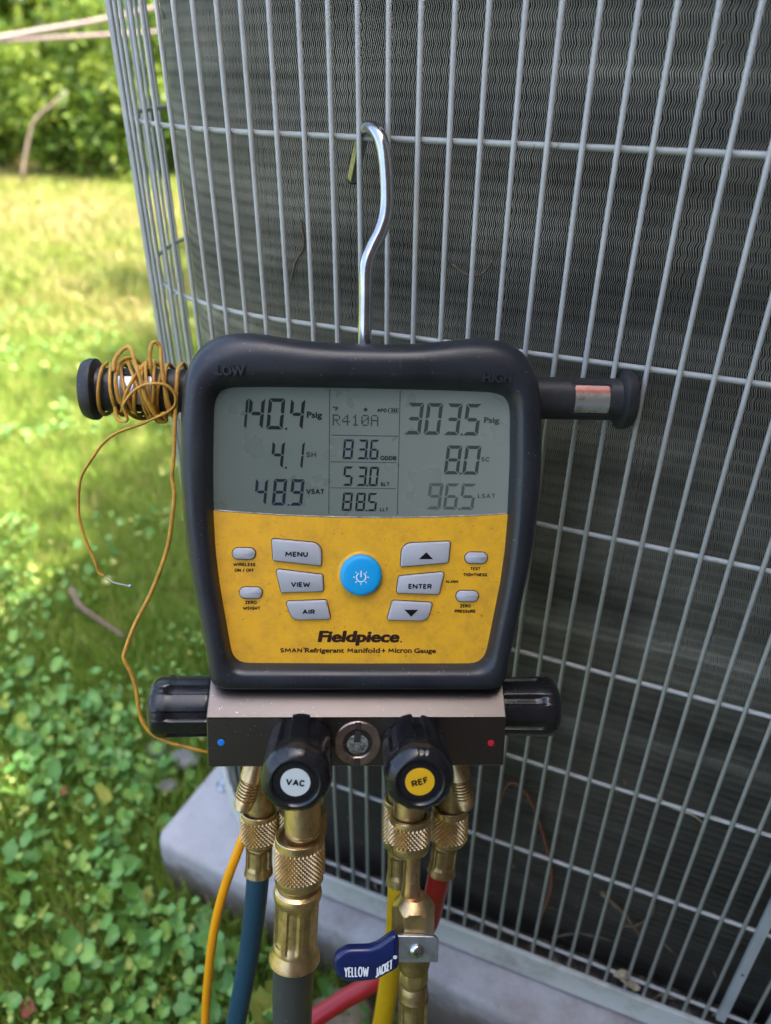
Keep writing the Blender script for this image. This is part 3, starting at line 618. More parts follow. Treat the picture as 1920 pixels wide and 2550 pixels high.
lettering('+', 10.9, 12.9, -40.3, -38.3, .35, M['brownink'], face, thick=.1)
lettering('M', 14.2, 17.1, -40.5, -38.1, .35, M['brownink'], face, thick=.1)
lettering('icron', 17.6, 26.0, -40.5, -37.9, .35, M['brownink'], face, thick=.1)
lettering('Gauge', 27.3, 38.3, -41.2, -38.1, .35, M['brownink'], face, thick=.1)
# side arms with magnets
AY, AH = 87.2, -22
def arm(s):
    a = D(); nn = 40
    def rf(th, ax, r): 
        v = math.cos(th); return r*(1-.10*max(0, v)**6)              # front of the arm is slightly flattened
    x0 = 82; prof = [(0, 10.6), (46, 10.6), (47.5, 10.9), (48, 13.4), (49, 15), (51.5, 15.1), (54.5, 13.8), (56, 10.5), (56.6, 5)]
    o = lathe(a, (s*x0, AY, AH), (s, 0, 0), (0, 0, 1), prof, 44, rf).done('side_arm', M['arm'], gauge, 30)
    fr = D(); cx = s*(x0+28.6 if s < 0 else x0+31.6)
    def panel(hw, hh, r, z0, z1, nm, mt, pr):
        P = roundpoly([(cx-hw, AY+hh), (cx+hw, AY+hh), (cx+hw, AY-hh), (cx-hw, AY-hh)], r); P.reverse()
        q = D(); 
        def cz(y): return AH+math.sqrt(max(0, 10.6**2-(y-AY)**2))*.985
        q.loft([[(p.x, p.y, cz(p.y)+dz) for p in P] for dz in (-2, z0)]+[[(p.x, p.y, cz(p.y)+z1) for p in insetp(P, .5)]], smooth=True)
        return q.done(nm, mt, pr, 45)
    panel(10.4, 8.2, 1.6, .15, .45, 'magnet_frame', M['arm'], gauge)
    q = D(); hw, hh = 8.7, 6.7; X = np.linspace(-hw, hw, 9); Yv = np.linspace(-hh, hh, 13)
    vs = []; 
    for y in Yv:
        for x in X: vs.append((cx+x*(1 if abs(y) < hh-.1 else .94), AY+y, AH+math.sqrt(10.6**2-y*y)+.75+.0*x))
    fs = [(j*9+i, j*9+i+1, (j+1)*9+i+1, (j+1)*9+i) for j in range(12) for i in range(8)]
    q.add(vs, fs, True); q.done('magnet_plate', M['magnet' if s > 0 else 'zincb'], gauge, 0)
arm(1); arm(-1)
# hanging hook (world points measured against the cage)
HK = [(-.0110, .365, -.135), (-.0110, .365, -.1229), (-.0106, .370, -.105), (-.0102, .375, -.0881), (-.0073, .379, -.0802), (-.003, .383, -.0723), (-.0005, .387, -.0639), (-.0004, .391, -.0522), (-.0016, .395, -.0406), (-.0038, .399, -.0330), (-.0076, .406, -.0296), (-.0115, .414, -.0309), (-.0136, .421, -.0360), (-.0157, .427, -.0447), (-.0187, .433, -.0567)]
inv = gauge.matrix_world.inverted()
hk = MB(); sweep(hk, [inv@Vector((x, y, z+CZ)) for x, y, z in catmull(HK, 6)], .0034, 16); build(hk, 'hanging_hook', M['chrome'], gauge)
# manifold block
bl = D(); secb = [(-55.5, -6.5), (-56.3, -6.2), (-71.3, 8.0), (-72.2, 7.8), (-97.6, 7.4), (-98.6, 6.2), (-98.6, -38), (-55.5, -38)]
bl.loft([[(x, y, z) for y, z in sec_] for x, sec_ in ((-75.4, [(y*.996, z-.4) for y, z in secb]), (-75.0, secb), (73.6, secb), (74.0, [(y*.996, z-.4) for y, z in secb]))], smooth=False)
bl.done('manifold_block', M['block'], gauge, 0)
def disc(x, y, z, r, mat, nm, parent, th=.25, N=36): q = D(); lathe(q, (x, y, z), (0, 0, 1), (1, 0, 0), [(0, r), (th, r), (th+.05, r*.85)], N); return q.done(nm, M[mat], parent, 30)
M['bluedot'] = simple('blue_marker', (.01, .18, .62), .35); M['reddot'] = simple('red_marker', (.62, .012, .03), .35)
disc(-68.6, -84.8, 7.6, 1.7, 'bluedot', 'blue_marker_dot', gauge); disc(67.0, -85.6, 7.6, 1.6, 'reddot', 'red_marker_dot', gauge)
# sight glass
q = D(); lathe(q, (-.5, -85.3, 7.3), (0, 0, 1), (1, 0, 0), [(0, 12.0), (1.0, 11.9), (1.5, 11.2), (1.5, 7.9), (.8, 7.3), (-1.2, 7.2)], 60, cap1=False); sg = q.done('sight_glass_ring', M['nickel'], gauge, 30)
M['glass'] = simple('sight_glass', (.17, .19, .185), .15, 0, 500, .8)
q = D(); lathe(q, (-.5, -85.3, 7.41), (0, 0, 1), (1, 0, 0), [(0, 7.4), (.03, 7.4)], 40); q.done('recess', M['core'], gauge, 0)
q = D(); q.loft([[(-.5+a, -85.3+b_, z) for a, b_ in ((-1.9, 1.2), (1.3, 1.2), (1.6, 6.9), (-1.6, 6.9))] for z in (7.5, 9.3)], smooth=False); q.done('spanner_slot', M['core'], gauge, 0)
q = D(); lathe(q, (-.5, -86.2, 7.45), (0, 0, 1), (1, 0, 0), [(0, 5.6), (.7, 5.1), (1.3, 3.6), (1.6, 1)], 40); q.done('sight_glass_lens', M['glass'], gauge, 30)
for yy in (9.6, -9.6):
    q = D(); q.loft([[(-.5+a, -85.3+yy+b_, z) for a, b_ in ((-1.5, -1.9), (1.5, -1.9), (1.5, 1.9), (-1.5, 1.9))] for z in (7.6, 9.05)], smooth=False); q.done('spanner_slot', M['core'], gauge, 0)
# knobs
def knob(o, ax, e1, L, R, phase=0, n=7, tip=None):
    q = D()
    def rf(th, a, r):
        c_ = math.cos(n*(th-phase)); g = max(0, min(1, (c_-.30)/.45)); g = g*g*(3-2*g)
        f_ = max(0, min(1, (L*.76-a)/(L*.12))); f_ = f_*f_*(3-2*f_)
        return r-((1.5*f_+.35)*g if r > R*.8 else 0)
    prof = [(0, R*.93), (.6, R*.97)]+[(a, R*(.97+.03*a/L)) for a in np.linspace(3, L*.66, 6)]+[(a, R) for a in np.linspace(L*.69, L*.83, 6)]+[(L*.88, R*.985), (L*.93, R*.93), (L*.97, R*.83), (L*.995, R*.74), (L, R*.69), (L*.985, R*.645), (L*.955, R*.62), (L*.955, R*.1)]
    lathe(q, o, ax, e1, prof, 168, rf); return q.done('knob', M['knob'], gauge, 48)
kv = knob((-29.0, -85.3, 7.6), (0, 0, 1), (0, 1, 0), 38.5, 16.5, .42); kr = knob((27.4, -85.3, 7.6), (0, 0, 1), (0, 1, 0), 38.5, 16.3, -.08)
for kb, x, lab, mt, rot, ww in ((kv, -29.0, 'VAC', 'white_label', -.10, 4.3), (kr, 27.4, 'REF', 'yellow_label', .30, 3.9)):
    disc(x, -85.3, 7.6+38.5*.955, 8.8, 'knob', 'cap', kb, .4, 48); disc(x, -85.3, 7.6+38.5*.955+.3, 6.75, mt, 'label_disc', kb, .35, 48)
    lettering(lab, x-ww, x+ww, -86.9, -83.7, 7.6+38.5*.955+.72, M['ink'], kb, rot=rot, thick=.06)
knob((-76.5, -79.0, -22), (-1, 0, 0), (0, 1, 0), 33.5, 16.2, .30); knob((75.0, -79.3, -22), (1, 0, 0), (0, 1, 0), 33.0, 16.0, .05)
for s, x in ((-1, -75.2), (1, 73.8)):
    q = D(); lathe(q, (x, -79.2, -22), (s, 0, 0), (0, 1, 0), [(0, 11), (2, 11)], 40); q.done('knob_collar', M['block'], gauge, 30)

# ---- brass couplings
DOWN = (0, -1, 0)
def knurl(mb, x, h, ytop, ybot, r, K=44, pitch=None, amp=.72, axis=DOWN, e1=(0, 0, 1), lean=(0, 0)):
    """diamond knurling: every diamond is a little four sided pyramid"""
    N = 2*K; st = (2*PI*r/K)/2; rows = max(4, int(round((ytop-ybot)/(st*1.22)))); L = ytop-ybot
    o, ax, e1 = Vector((x, ytop, h)), Vector(axis), Vector(e1); e2 = ax.cross(e1); vs = []
    for j in range(rows+1):
        s = j/rows
        for i in range(N):
            th = 2*PI*i/N; rr = r+(amp if (i+j) % 2 == 0 else -amp*.6); edge = min(s, 1-s)*rows
            if edge < 1: rr = r-amp*.5
            vs.append(o+ax*(L*s)+(e1*math.cos(th)+e2*math.sin(th))*rr)
    fs = []
    for j in range(rows):
        for i in range(N):
            a, b_, c_, d = j*N+i, j*N+(i+1) % N, (j+1)*N+(i+1) % N, (j+1)*N+i
            fs += [(a, b_, d), (b_, c_, d)] if (i+j) % 2 == 0 else [(a, b_, c_), (a, c_, d)]
    mb.add(vs, fs)
def nut(parent, base, x, h, ytop, ybot, r, band=2.2, foot_=2.5, hollow=None, K=44, mat='brass', label=None):
    q = D(base); k0 = ytop-band; k1 = ybot+foot_
    knurl(q, x, h, k0, k1, r, K)
    hr = hollow or r*.72
    lathe(q, (x, ytop, h), DOWN, (0, 0, 1), [(3.5, hr*.98), (.3, hr), (0, hr+.4), (0, r-.9), (.4, r-.45), (band+.1, r-.4)], 60, cap0=True, cap1=False)
    lathe(q, (x, k1, h), DOWN, (0, 0, 1), [(-.1, r-.2), (foot_*.35, r-.25), (foot_*.75, r-1.0), (foot_, r-2.4)], 60, cap0=False)
    return q.done('knurled_nut', M[mat], parent, 30)
def ferrule(parent, base, x, h, y0, y1, rt, rw, rb, n=8, mat='brass', lean=0, phase=0):
    q = D(base); L = y0-y1
    def rf(th, a, r):
        s = a/L; f_ = max(0, min(1, (s-.16)/.06))*max(0, min(1, (.80-s)/.10)); c_ = math.cos(n*(th-phase)); g = max(0, min(1, (c_+.55)/.22)); return r-rw*.13*g*f_
    prof = [(0, rt*.86), (L*.03, rt*.97), (L*.08, rt), (L*.13, rt*.98), (L*.17, rw*1.05)]+[(L*a, rw*1.05) for a in np.linspace(.155, .83, 24)]+[(L*.81, rw*1.03), (L*.85, rw*1.04), (L*.93, rb*.97), (L, rb), (L, rb*.9), (L*.97, rb*.8)]
    ax = Vector((lean, -1, -abs(lean)*.0)).normalized()
    lathe(q, (x, y0, h), ax, (0, 0, 1), prof, 96, rf, cap1=False); return q.done('crimped_ferrule', M[mat], parent, 30)
def stub(parent, base, x, h, y0, y1, r, mat='brass', name='stub', extra=None):
    q = D(base); lathe(q, (x, y0, h), DOWN, (0, 0, 1), extra or [(0, r), (y0-y1, r)], 40); return q.done(name, M[mat], parent, 30)
def hose(parent, base, P, r, mat, name='hose_tube'):
    q = D(base); sweep(q, catmull(P, 10), r, 24); return q.done(name, M[mat], parent, 0)
B0 = (0, 0, 0)
# ports belonging to the gauge
for x, h in ((-54, -30), (54.5, -30), (-30, -32), (26, -34)): stub(gauge, B0, x, h, -98, -150, 8.0, 'brassdull', 'port_body')
stub(gauge, B0, -28.8, -4, -98, -150, 9.5, 'brass2', 'port_body', [(0, 9.3), (40, 9.5), (40.6, 8.6), (42, 8.6), (42.5, 9.3), (44, 9.3), (45, 8.5), (52, 8.5)])
stub(gauge, B0, 27.5, -4, -98, -140, 8.5, 'brass', 'port_body')
def flare(x0, x1):
    a, b_ = Vector((x0, -106, -20)), Vector((x1, -131, -8)); L = (b_-a).length; q = D()
    prof = [(0, 7.0), (L*.42, 6.9), (L*.45, 5.9)]
    for k in range(6): s = L*(.47+k*.055); prof += [(s, 5.7), (s+L*.018, 6.35), (s+L*.040, 6.35), (s+L*.05, 5.7)]
    prof += [(L*.83, 5.9), (L*.96, 5.0), (L, 3.4), (L*.99, 2.6), (L*.9, 2.4)]
    lathe(q, a, b_-a, (0, 0, 1), prof, 40); q.done('flare_port', M['brass' if x0 < 0 else 'brassdull'], gauge, 25)
    q = D(); d_ = (b_-a).normalized(); lathe(q, a+d_*(L*.92), d_, (0, 0, 1), [(0, 2.3), (.6, 2.3)] if x0 < 0 else [(0, 1.3), (3.4, 1.3), (3.6, 1)], 16); q.done('valve_core', M['core' if x0 < 0 else 'zinc'], gauge, 25)
flare(-53.5, -61.0); flare(53.0, 58.5)
# capped-off rear centre port: an open knurled ring
q = D(); nut(gauge, B0, -30.5, -32, -141, -164, 13.2, 4.5, 2.5, 11.2, 38, 'brassdull')
# ---- hoses, each a thing of its own
def hosething(name, label, cat, base): return devthing(name, label, cat, base)
def ground_tail(P, end, n=3):
    """continue a hose from its last point down to the lawn (device mm)"""
    return P+end
b_ = (-54, -148, -30); hz = hosething('blue_hose', 'dark blue refrigerant hose hanging from the leftmost brass port under the gauge', 'hose', b_)
nut(hz, b_, -54.5, -30, -145, -164.5, 10.6, 2.4, 2.4, 8.9, 31, 'brass')
ferrule(hz, b_, -54.8, -30.5, -164.2, -184, 7.4, 7.3, 8.2, 6, 'brassdull', -.03, .5)
hose(hz, b_, [(-55, -178, -31), (-56.3, -190, -33), (-57.8, -204.3, -38), (-61.2, -230.6, -48), (-65.4, -259.7, -58), (-71.6, -296.5, -70), (-77.7, -331.8, -80), (-87.4, -384.3, -95), (-110, -450, -125), (-160, -500, -160), (-230, -510, -185)], 6.5, 'hblue')
b_ = (-30, -148, -4); hz = hosething('black_hose', 'thick black vacuum hose with large knurled brass nut below the VAC knob', 'hose', b_)
nk = nut(hz, b_, -30.6, -4, -143.5, -171.5, 13.2, 4.0, 4.5, 10.4, 38, 'brass2')
def wrap(x, y, z):
    rr = 13.2-.35+z; th = x/13.2; return (-30.6+rr*math.sin(th), y, -4+rr*math.cos(th))
lettering('2021', -2.6, 4.0, -146.4, -144.6, 0, M['brassdull'], nk, rot=PI, thick=.08, fn=lambda x, y, z: tuple(a-b for a, b in zip(wrap(x, y, z), b_)))
ferrule(hz, b_, -31.2, -4.5, -174.0, -217.5, 13.0, 11.4, 14.0, 8, 'brass2', -.045, .12)
stub(hz, b_, -31, -4.2, -170, -176, 10.5, 'brassdull', 'neck')
hose(hz, b_, [(-33.0, -205, -5), (-33.4, -216.4, -6), (-34.2, -232.9, -10), (-35.1, -251.1, -15), (-35.7, -274.3, -20), (-37.3, -316.8, -30), (-40, -390, -60), (-20, -470, -110), (60, -520, -140)], 11.3, 'hblack')
b_ = (26, -148, -34); hz = hosething('yellow_hose', 'yellow hose hanging behind the ball valve, running straight down', 'hose', b_)
nut(hz, b_, 26.3, -34, -141, -171, 10.9, 2.4, 5, 8.9, 32, 'brass')
ferrule(hz, b_, 26.0, -34, -171, -193.5, 7.6, 7.4, 8.2, 6, 'brassdull', -.0, .5)
hose(hz, b_, [(25.9, -188, -33), (25.6, -199.7, -34), (25.9, -219, -41), (25.9, -239.6, -50), (24.1, -283.9, -66), (20.6, -338.2, -84), (15.1, -392.6, -100), (0, -450, -130), (-40, -510, -150), (-120, -540, -170)], 6.7, 'hyellow')
b_ = (54, -148, -30); hz = hosething('red_hose', 'red hose hanging from the rightmost brass port and sweeping left behind the yellow one', 'hose', b_)
nut(hz, b_, 53.0, -30, -143.5, -165.5, 10.3, 3.4, 2.4, 8.6, 30, 'brass')
ferrule(hz, b_, 51.5, -30.5, -165, -185.5, 7.5, 7.3, 8.2, 6, 'brassdull', -.09, .5)
hose(hz, b_, [(49.5, -180, -31), (48.6, -188.5, -32), (47.6, -207.4, -40), (46.9, -237.5, -58), (43.0, -278.2, -88), (31.8, -311.0, -107), (16.0, -335.1, -117), (-3.8, -352.4, -122), (-25.3, -369.7, -124), (-51.6, -388.8, -124), (-100, -430, -140), (-150, -500, -170)], 6.6, 'hred')
# ---- ball valve whip
b_ = (29, -140, -2); bv = hosething('ball_valve', 'brass ball valve with a navy blue lever hanging below the REF knob', 'ball valve', b_)
nut(bv, b_, 27.8, -3, -131.5, -152.5, 11.2, 2.6, 4.8, 8.6, 32, 'brass2')
stub(bv, b_, 29.6, -2, -150, -180, 4.5, 'copper', 'copper_stub', [(0, 4.5), (8, 4.4), (20, 4.6), (24, 5.2), (27, 5.4), (30.5, 5.4)])
q = D(b_)
def hexr(th, a, r):
    if r < 9.0: return r
    k = (th+PI/6) % (PI/3)-PI/6; return r*.90/math.cos(k) if 1 else r
def hexcone(th, a, r):
    k = (th+PI/6) % (PI/3)-PI/6; hx = 10.7*.94/math.cos(k); return min(r, hx)
lathe(q, (31.0, -177.5, -1), DOWN, (0, 0, 1), [(0, 6.2), (.6, 6.9), (3, 9.0), (4.4, 10.2), (5.6, 11.2), (6.4, 11.8), (22, 11.8), (23.4, 10.8), (24, 9.6)], 120, hexcone); q.done('valve_body', M['brass'], bv, 25)
q = D(b_); lathe(q, (32, -201, -1), DOWN, (0, 0, 1), [(0, 9.0), (17, 9.0), (20, 8.2), (21, 7.6)], 48); q.done('valve_barrel', M['brassdull'], bv, 25)
q = D(b_); lathe(q, (32, -220.5, -1.5), DOWN, (0, 0, 1), [(0, 7.8), (.8, 8.6), (8, 8.6), (9.2, 7.6), (11, 6.6), (12.5, 6.2)], 60, lambda th, a, r: min(r, 7.9/math.cos((th+PI/8) % (PI/4)-PI/8))); q.done('lock_nut', M['brass'], bv, 25)
ferrule(bv, b_, 32.2, -2, -232, -285, 8.0, 8.2, 8.8, 6, 'brassdull', .02, .5)
hose(bv, b_, [(33, -275, -3), (34.4, -303, -10), (36, -350, -25), (45, -420, -60), (90, -480, -110)], 6.8, 'hyellow', 'hose_tube')
# lever: zinc plate, vinyl grip, screw
q = D(b_); PL = roundpoly([(21.5, -192.0), (43.6, -192.9), (43.6, -208.2), (21.5, -207.9)], [.8, 3.6, .8, .8]); PL.reverse()
q.loft([[(p.x, p.y, z) for p in PL] for z in (9.4, 11.0)]+[[(p.x, p.y, 11.3) for p in insetp(PL, .3)]], smooth=False); lev = q.done('lever_plate', M['zinc'], bv, 25)
q = D(b_); GP = [(20.9, -190.8), (22.6, -193.2), (22.8, -200), (22.7, -209.0), (21.2, -211.2), (17.9, -213.3), (11.2, -217.0), (3.3, -218.1), (-2, -218.3), (-6.2, -217.3), (-9.9, -213.6), (-11.5, -208.6), (-11.3, -204.6), (-9.4, -201.4), (-5.0, -198.9), (0, -198.6), (6.4, -198.4), (10.8, -196.8), (15, -193.6), (18.4, -191.2)]
GP = [Vector(p[:2]) for p in catmull([(x, y, 0) for x, y in GP+[GP[0]]], 3)[:-1]]
if sum(GP[i-1].x*GP[i].y-GP[i].x*GP[i-1].y for i in range(len(GP))) < 0: GP.reverse()
q.loft([[(p.x, p.y, z) for p in insetp(GP, d)] for z, d in ((7.0, 2.0), (7.4, .8), (8.6, .1), (10.8, .0), (12.2, .5), (12.9, 1.4), (13.2, 2.4))]); gp = q.done('lever_grip', M['navy'], bv, 70)
sub = lambda x, y, z: (x-b_[0], y-b_[1], z-b_[2])
lettering('YELLOW', -5.9, 7.0, -214.2, -208.2, 13.22, M['white'], gp, rot=.02, bold=.3, thick=.05, fn=sub)
lettering('JACKET', 10.6, 19.4, -212.4, -206.6, 13.0, M['white'], gp, vs=.62, bold=.3, thick=.25, fn=sub)
lettering('®', 19.6, 21.6, -204.0, -201.9, 13.0, M['white'], gp, rot=.3, thick=.25, fn=sub)
q = D(b_); lathe(q, (31.9, -200.9, 11.2), (0, 0, 1), (1, 0, 0), [(0, 4.1), (.8, 4.0), (1.8, 3.2), (2.4, 2.0), (2.55, .8)], 36); scw = q.done('lever_screw', M['chrome'], bv, 50)
for a in (.35, .35+PI/2):
    q = D(b_); c_, s_ = math.cos(a), math.sin(a); q.loft([[(31.9+u*c_-v*s_, -200.9+u*s_+v*c_, z) for u, v in ((-1.7, -.32), (1.7, -.32), (1.7, .32), (-1.7, .32))] for z in (13.0, 13.82)], smooth=False); q.done('cross_slot', M['core'], scw, 0)
# ---- orange cable behind the blue hose
b_ = (-59, -150, -24); oc = devthing('orange_cable', 'bright orange cable curving down past the left side of the blue hose', 'cable', b_)
hose(oc, b_, [(-50, -120, -36), (-55, -140, -32), (-59.2, -152.5, -30), (-63.6, -160.5, -28), (-68.3, -173.7, -28), (-74.1, -191.3, -32), (-79.4, -210.9, -36), (-84.2, -234.1, -42), (-88.5, -261.3, -50), (-92.2, -289.7, -58), (-95.1, -317.7, -66), (-99.7, -368.0, -80), (-110, -440, -100), (-150, -510, -130)], 2.7, 'horange', 'cable_sheath')
# ---- thin yellow probe wire wound on the left arm
b_ = (-107, 87, -22); pw = devthing('probe_wire', 'thin ochre yellow wire wound messily around the left arm of the gauge, bare end dangling', 'wire', b_)
def onarm(x, ang, rr=12.0): return (x, AY+rr*math.sin(ang), AH+rr*math.cos(ang))
RW = 1.05
def wire(P, name='wire_insulation', r=RW, mat='ochre', sm=8, sq=.8): q = D(b_); sweep(q, catmull(P, sm), r, 8, sq); return q.done(name, M[mat], pw, 0)
xs_ = [-128.0, -122.5, -115.5, -110.5, -107, -103.5, -99.5, -96, -92.5]; P = []
for i, x in enumerate(xs_[:-1]):
    x2 = xs_[i+1]
    for k in range(8):
        a = PI/2-2*PI*k/8; lean_ = (2.6*math.sin(i*2.1+1))*math.sin(a); P.append(onarm(x+(x2-x)*(k/8)+lean_, a, 12.2+.9*random.random()+(.9*(i % 3) if 2 < i < 6 else 0)))
wire(P, sm=5)
P = []
for k in range(38):                                               # second, looser layer crossing the first one
    a = PI/2-2*PI*k/11; x = -108+8.5*math.sin(k*.43+.6)-0.05*k; P.append(onarm(x, a, 14.4+1.3*math.sin(k*.9)))
wire(P, sm=5)
wire([(-118.5, 96, -8), (-117.9, 101.6, -9), (-114.6, 106.0, -10), (-111.6, 107.4, -9.5), (-109.5, 105.1, -8), (-107.5, 99.0, -6), (-105.0, 91.9, -4.5), (-103.6, 84.6, -5), (-101.5, 79.6, -6.5), (-99.4, 75.0, -9), (-97.4, 72.4, -11), (-95.4, 73.0, -12), (-96.5, 77.0, -10)])
wire([(-101.5, 88, -20), (-101.2, 96.5, -10), (-101.6, 104, -9), (-100.6, 109.3, -10), (-98.8, 110.0, -11), (-97.2, 107.5, -11.5), (-96.4, 101, -9.5), (-95.2, 93, -7.5), (-93.8, 84, -8), (-92.6, 77, -11), (-92.0, 73, -17)])
wire([(-119.5, 79, -11), (-118.8, 74.2, -11), (-115.8, 72.4, -9), (-112.6, 73.5, -7), (-113.7, 79.5, -5), (-111.9, 82.8, -4), (-108.5, 86.8, -3.6), (-103.9, 89.7, -3.6), (-99.5, 90.6, -4), (-94.5, 90.4, -5), (-91.4, 88.2, -6.5), (-89.9, 84.9, -8), (-90.2, 81, -8.5), (-93.5, 77.5, -8.5), (-99.3, 74.6, -8), (-107.4, 70.9, -8), (-114.8, 68.4, -8), (-120.6, 65.4, -8), (-125.3, 61.3, -8), (-130.1, 54.9, -8), (-134.4, 48.5, -8), (-136.7, 43.2, -8), (-137.8, 35.5, -8), (-138.1, 26.6, -8), (-136.7, 18.9, -8), (-134.0, 9.9, -8), (-131.1, 2.7, -8), (-130.1, -1.6, -8), (-127.3, -4.3, -8)], r=.9)
wire([(-128.0, -3.8, -8), (-125.4, -5.8, -8), (-122.5, -7.4, -8), (-118.6, -8.4, -8), (-115.2, -9.0, -8)], 'bare_wire_tip', .42, 'post')
q = D(b_); lathe(q, (-115.6, -8.9, -8), (1, -.15, 0), (0, 0, 1), [(0, .3), (.3, .75), (1.1, .85), (1.7, .4)], 12); q.done('weld_bead', M['zinc'], pw, 0)
wire([(-89.6, 88, -34), (-88.9, 96, -31), (-88.8, 100.6, -22), (-88.9, 98, -12), (-89.3, 93.9, -10), (-90.0, 82.5, -9.5), (-91.1, 71.0, -10), (-91.7, 59.4, -10), (-92.6, 50.6, -10), (-93.1, 45.3, -10), (-92.2, 38.8, -10), (-92.8, 31.0, -10), (-94.2, 22.6, -11), (-97.3, 8.6, -13), (-105.4, -12.5, -14), (-114.9, -31.1, -14), (-120.5, -45.6, -14), (-121.0, -50.0, -14), (-117.6, -58.1, -14), (-115.5, -66.9, -14), (-114.5, -78.1, -14), (-112.6, -84.9, -14), (-108.0, -91.0, -14), (-99.7, -95.6, -14), (-89.2, -99.4, -15), (-79.4, -102.9, -17), (-66, -107.6, -24), (-56, -112, -34)], r=1.05)

# ------------------------------------------------------------------ lawn
def in_wedge(x, y, m=.12): 
    az = np.arctan2(x, y); return (az > np.where(y < 2.2, -.92, -.62)-m) & (az < -.12+m*.6)
def off_unit(x, y, pad_=.0):
    P = np.array(pc); ins = np.ones(len(x), bool)
    for i in range(4):
        a, b = P[i], P[(i+1) % 4]; e = b-a; ins &= (e[0]*(y-a[1])-e[1]*(x-a[0]))/np.hypot(*e) > -pad_
    return ~ins
def blades(name, n, box, hh, ww, mat, filt, tintf, seed, flat=.5):
    g = np.random.default_rng(seed); x = g.uniform(box[0], box[1], n); y = box[2]+(box[3]-box[2])*g.uniform(0, 1, n)**1.3; k = filt(x, y)&off_unit(x, y); x, y = x[k], y[k]; n = len(x)
    h = g.uniform(*hh, n); w_ = g.uniform(*ww, n); a = g.uniform(0, 2*PI, n); ln = g.uniform(.2, 1.2, n)*h*flat; b = g.uniform(0, 2*PI, n)
    z0 = np.full(n, -.012); dx, dy = np.cos(a)*w_/2, np.sin(a)*w_/2; lx, ly = np.cos(b)*ln, np.sin(b)*ln
    P = [np.stack([x-dx, y-dy, z0], 1), np.stack([x+dx, y+dy, z0], 1), np.stack([x+dx*.8+lx*.35, y+dy*.8+ly*.35, z0+h*.6], 1), np.stack([x-dx*.8+lx*.35, y-dy*.8+ly*.35, z0+h*.6], 1), np.stack([x+lx+dx*.1, y+ly+dy*.1, z0+h], 1), np.stack([x+lx-dx*.1, y+ly-dy*.1, z0+h*.98], 1)]
    V = np.stack(P, 1).reshape(-1, 3); i = np.arange(n)[:, None]*6
    F = np.concatenate([i+np.array([[0, 1, 2, 3]]), i+np.array([[3, 2, 4, 5]])]); t_ = np.clip(tintf(x, y, g), 0, 1)
    return link(name, mesh_np(name, V, F, mat, np.repeat(t_, 6)), kind='stuff')
patch = lambda x, y: .5+.25*np.sin(x*3.1+y*1.7)+.25*np.sin(x*1.3-y*2.9+1)
blades('lawn_grass', 120000, (-1.9, .9, .15, 2.4), (.018, .05), (.0016, .0034), M['grass'], lambda x, y: in_wedge(x, y) & ((y > .9) | (np.sin(x*23)*np.sin(y*19) > -.35)), lambda x, y, g: .30+.35*patch(x, y)*(y > 1)+g.normal(0, .2, len(x)), 1)
blades('mid_lawn_grass', 100000, (-1.6, -.05, .85, 2.6), (.014, .040), (.0016, .0036), M['grass'], lambda x, y: in_wedge(x, y), lambda x, y, g: .34+.22*patch(x*1.5, y*1.5)+.22*np.sin(x*38+2*np.sin(y*9))*np.sin(y*29+x*6)+g.normal(0, .2, len(x))+.5*(g.uniform(0, 1, len(x)) > .93), 6)
blades('near_lawn_grass', 62000, (-.85, .12, .16, 1.15), (.014, .045), (.0013, .0028), M['grass'], lambda x, y: in_wedge(x, y), lambda x, y, g: .34+g.normal(0, .22, len(x))+.5*(g.uniform(0, 1, len(x)) > .94), 4)
blades('far_lawn_grass', 110000, (-5.2, 1.2, 2.3, 7.6), (.03, .06), (.004, .008), M['fargrass'], lambda x, y: in_wedge(x, y, .2), lambda x, y, g: .14+.62*patch(x*.8, y*.8)+.16*np.sin(x*13+3*np.sin(y*2))*np.sin(y*7)+g.normal(0, .15, len(x)), 2, .8)
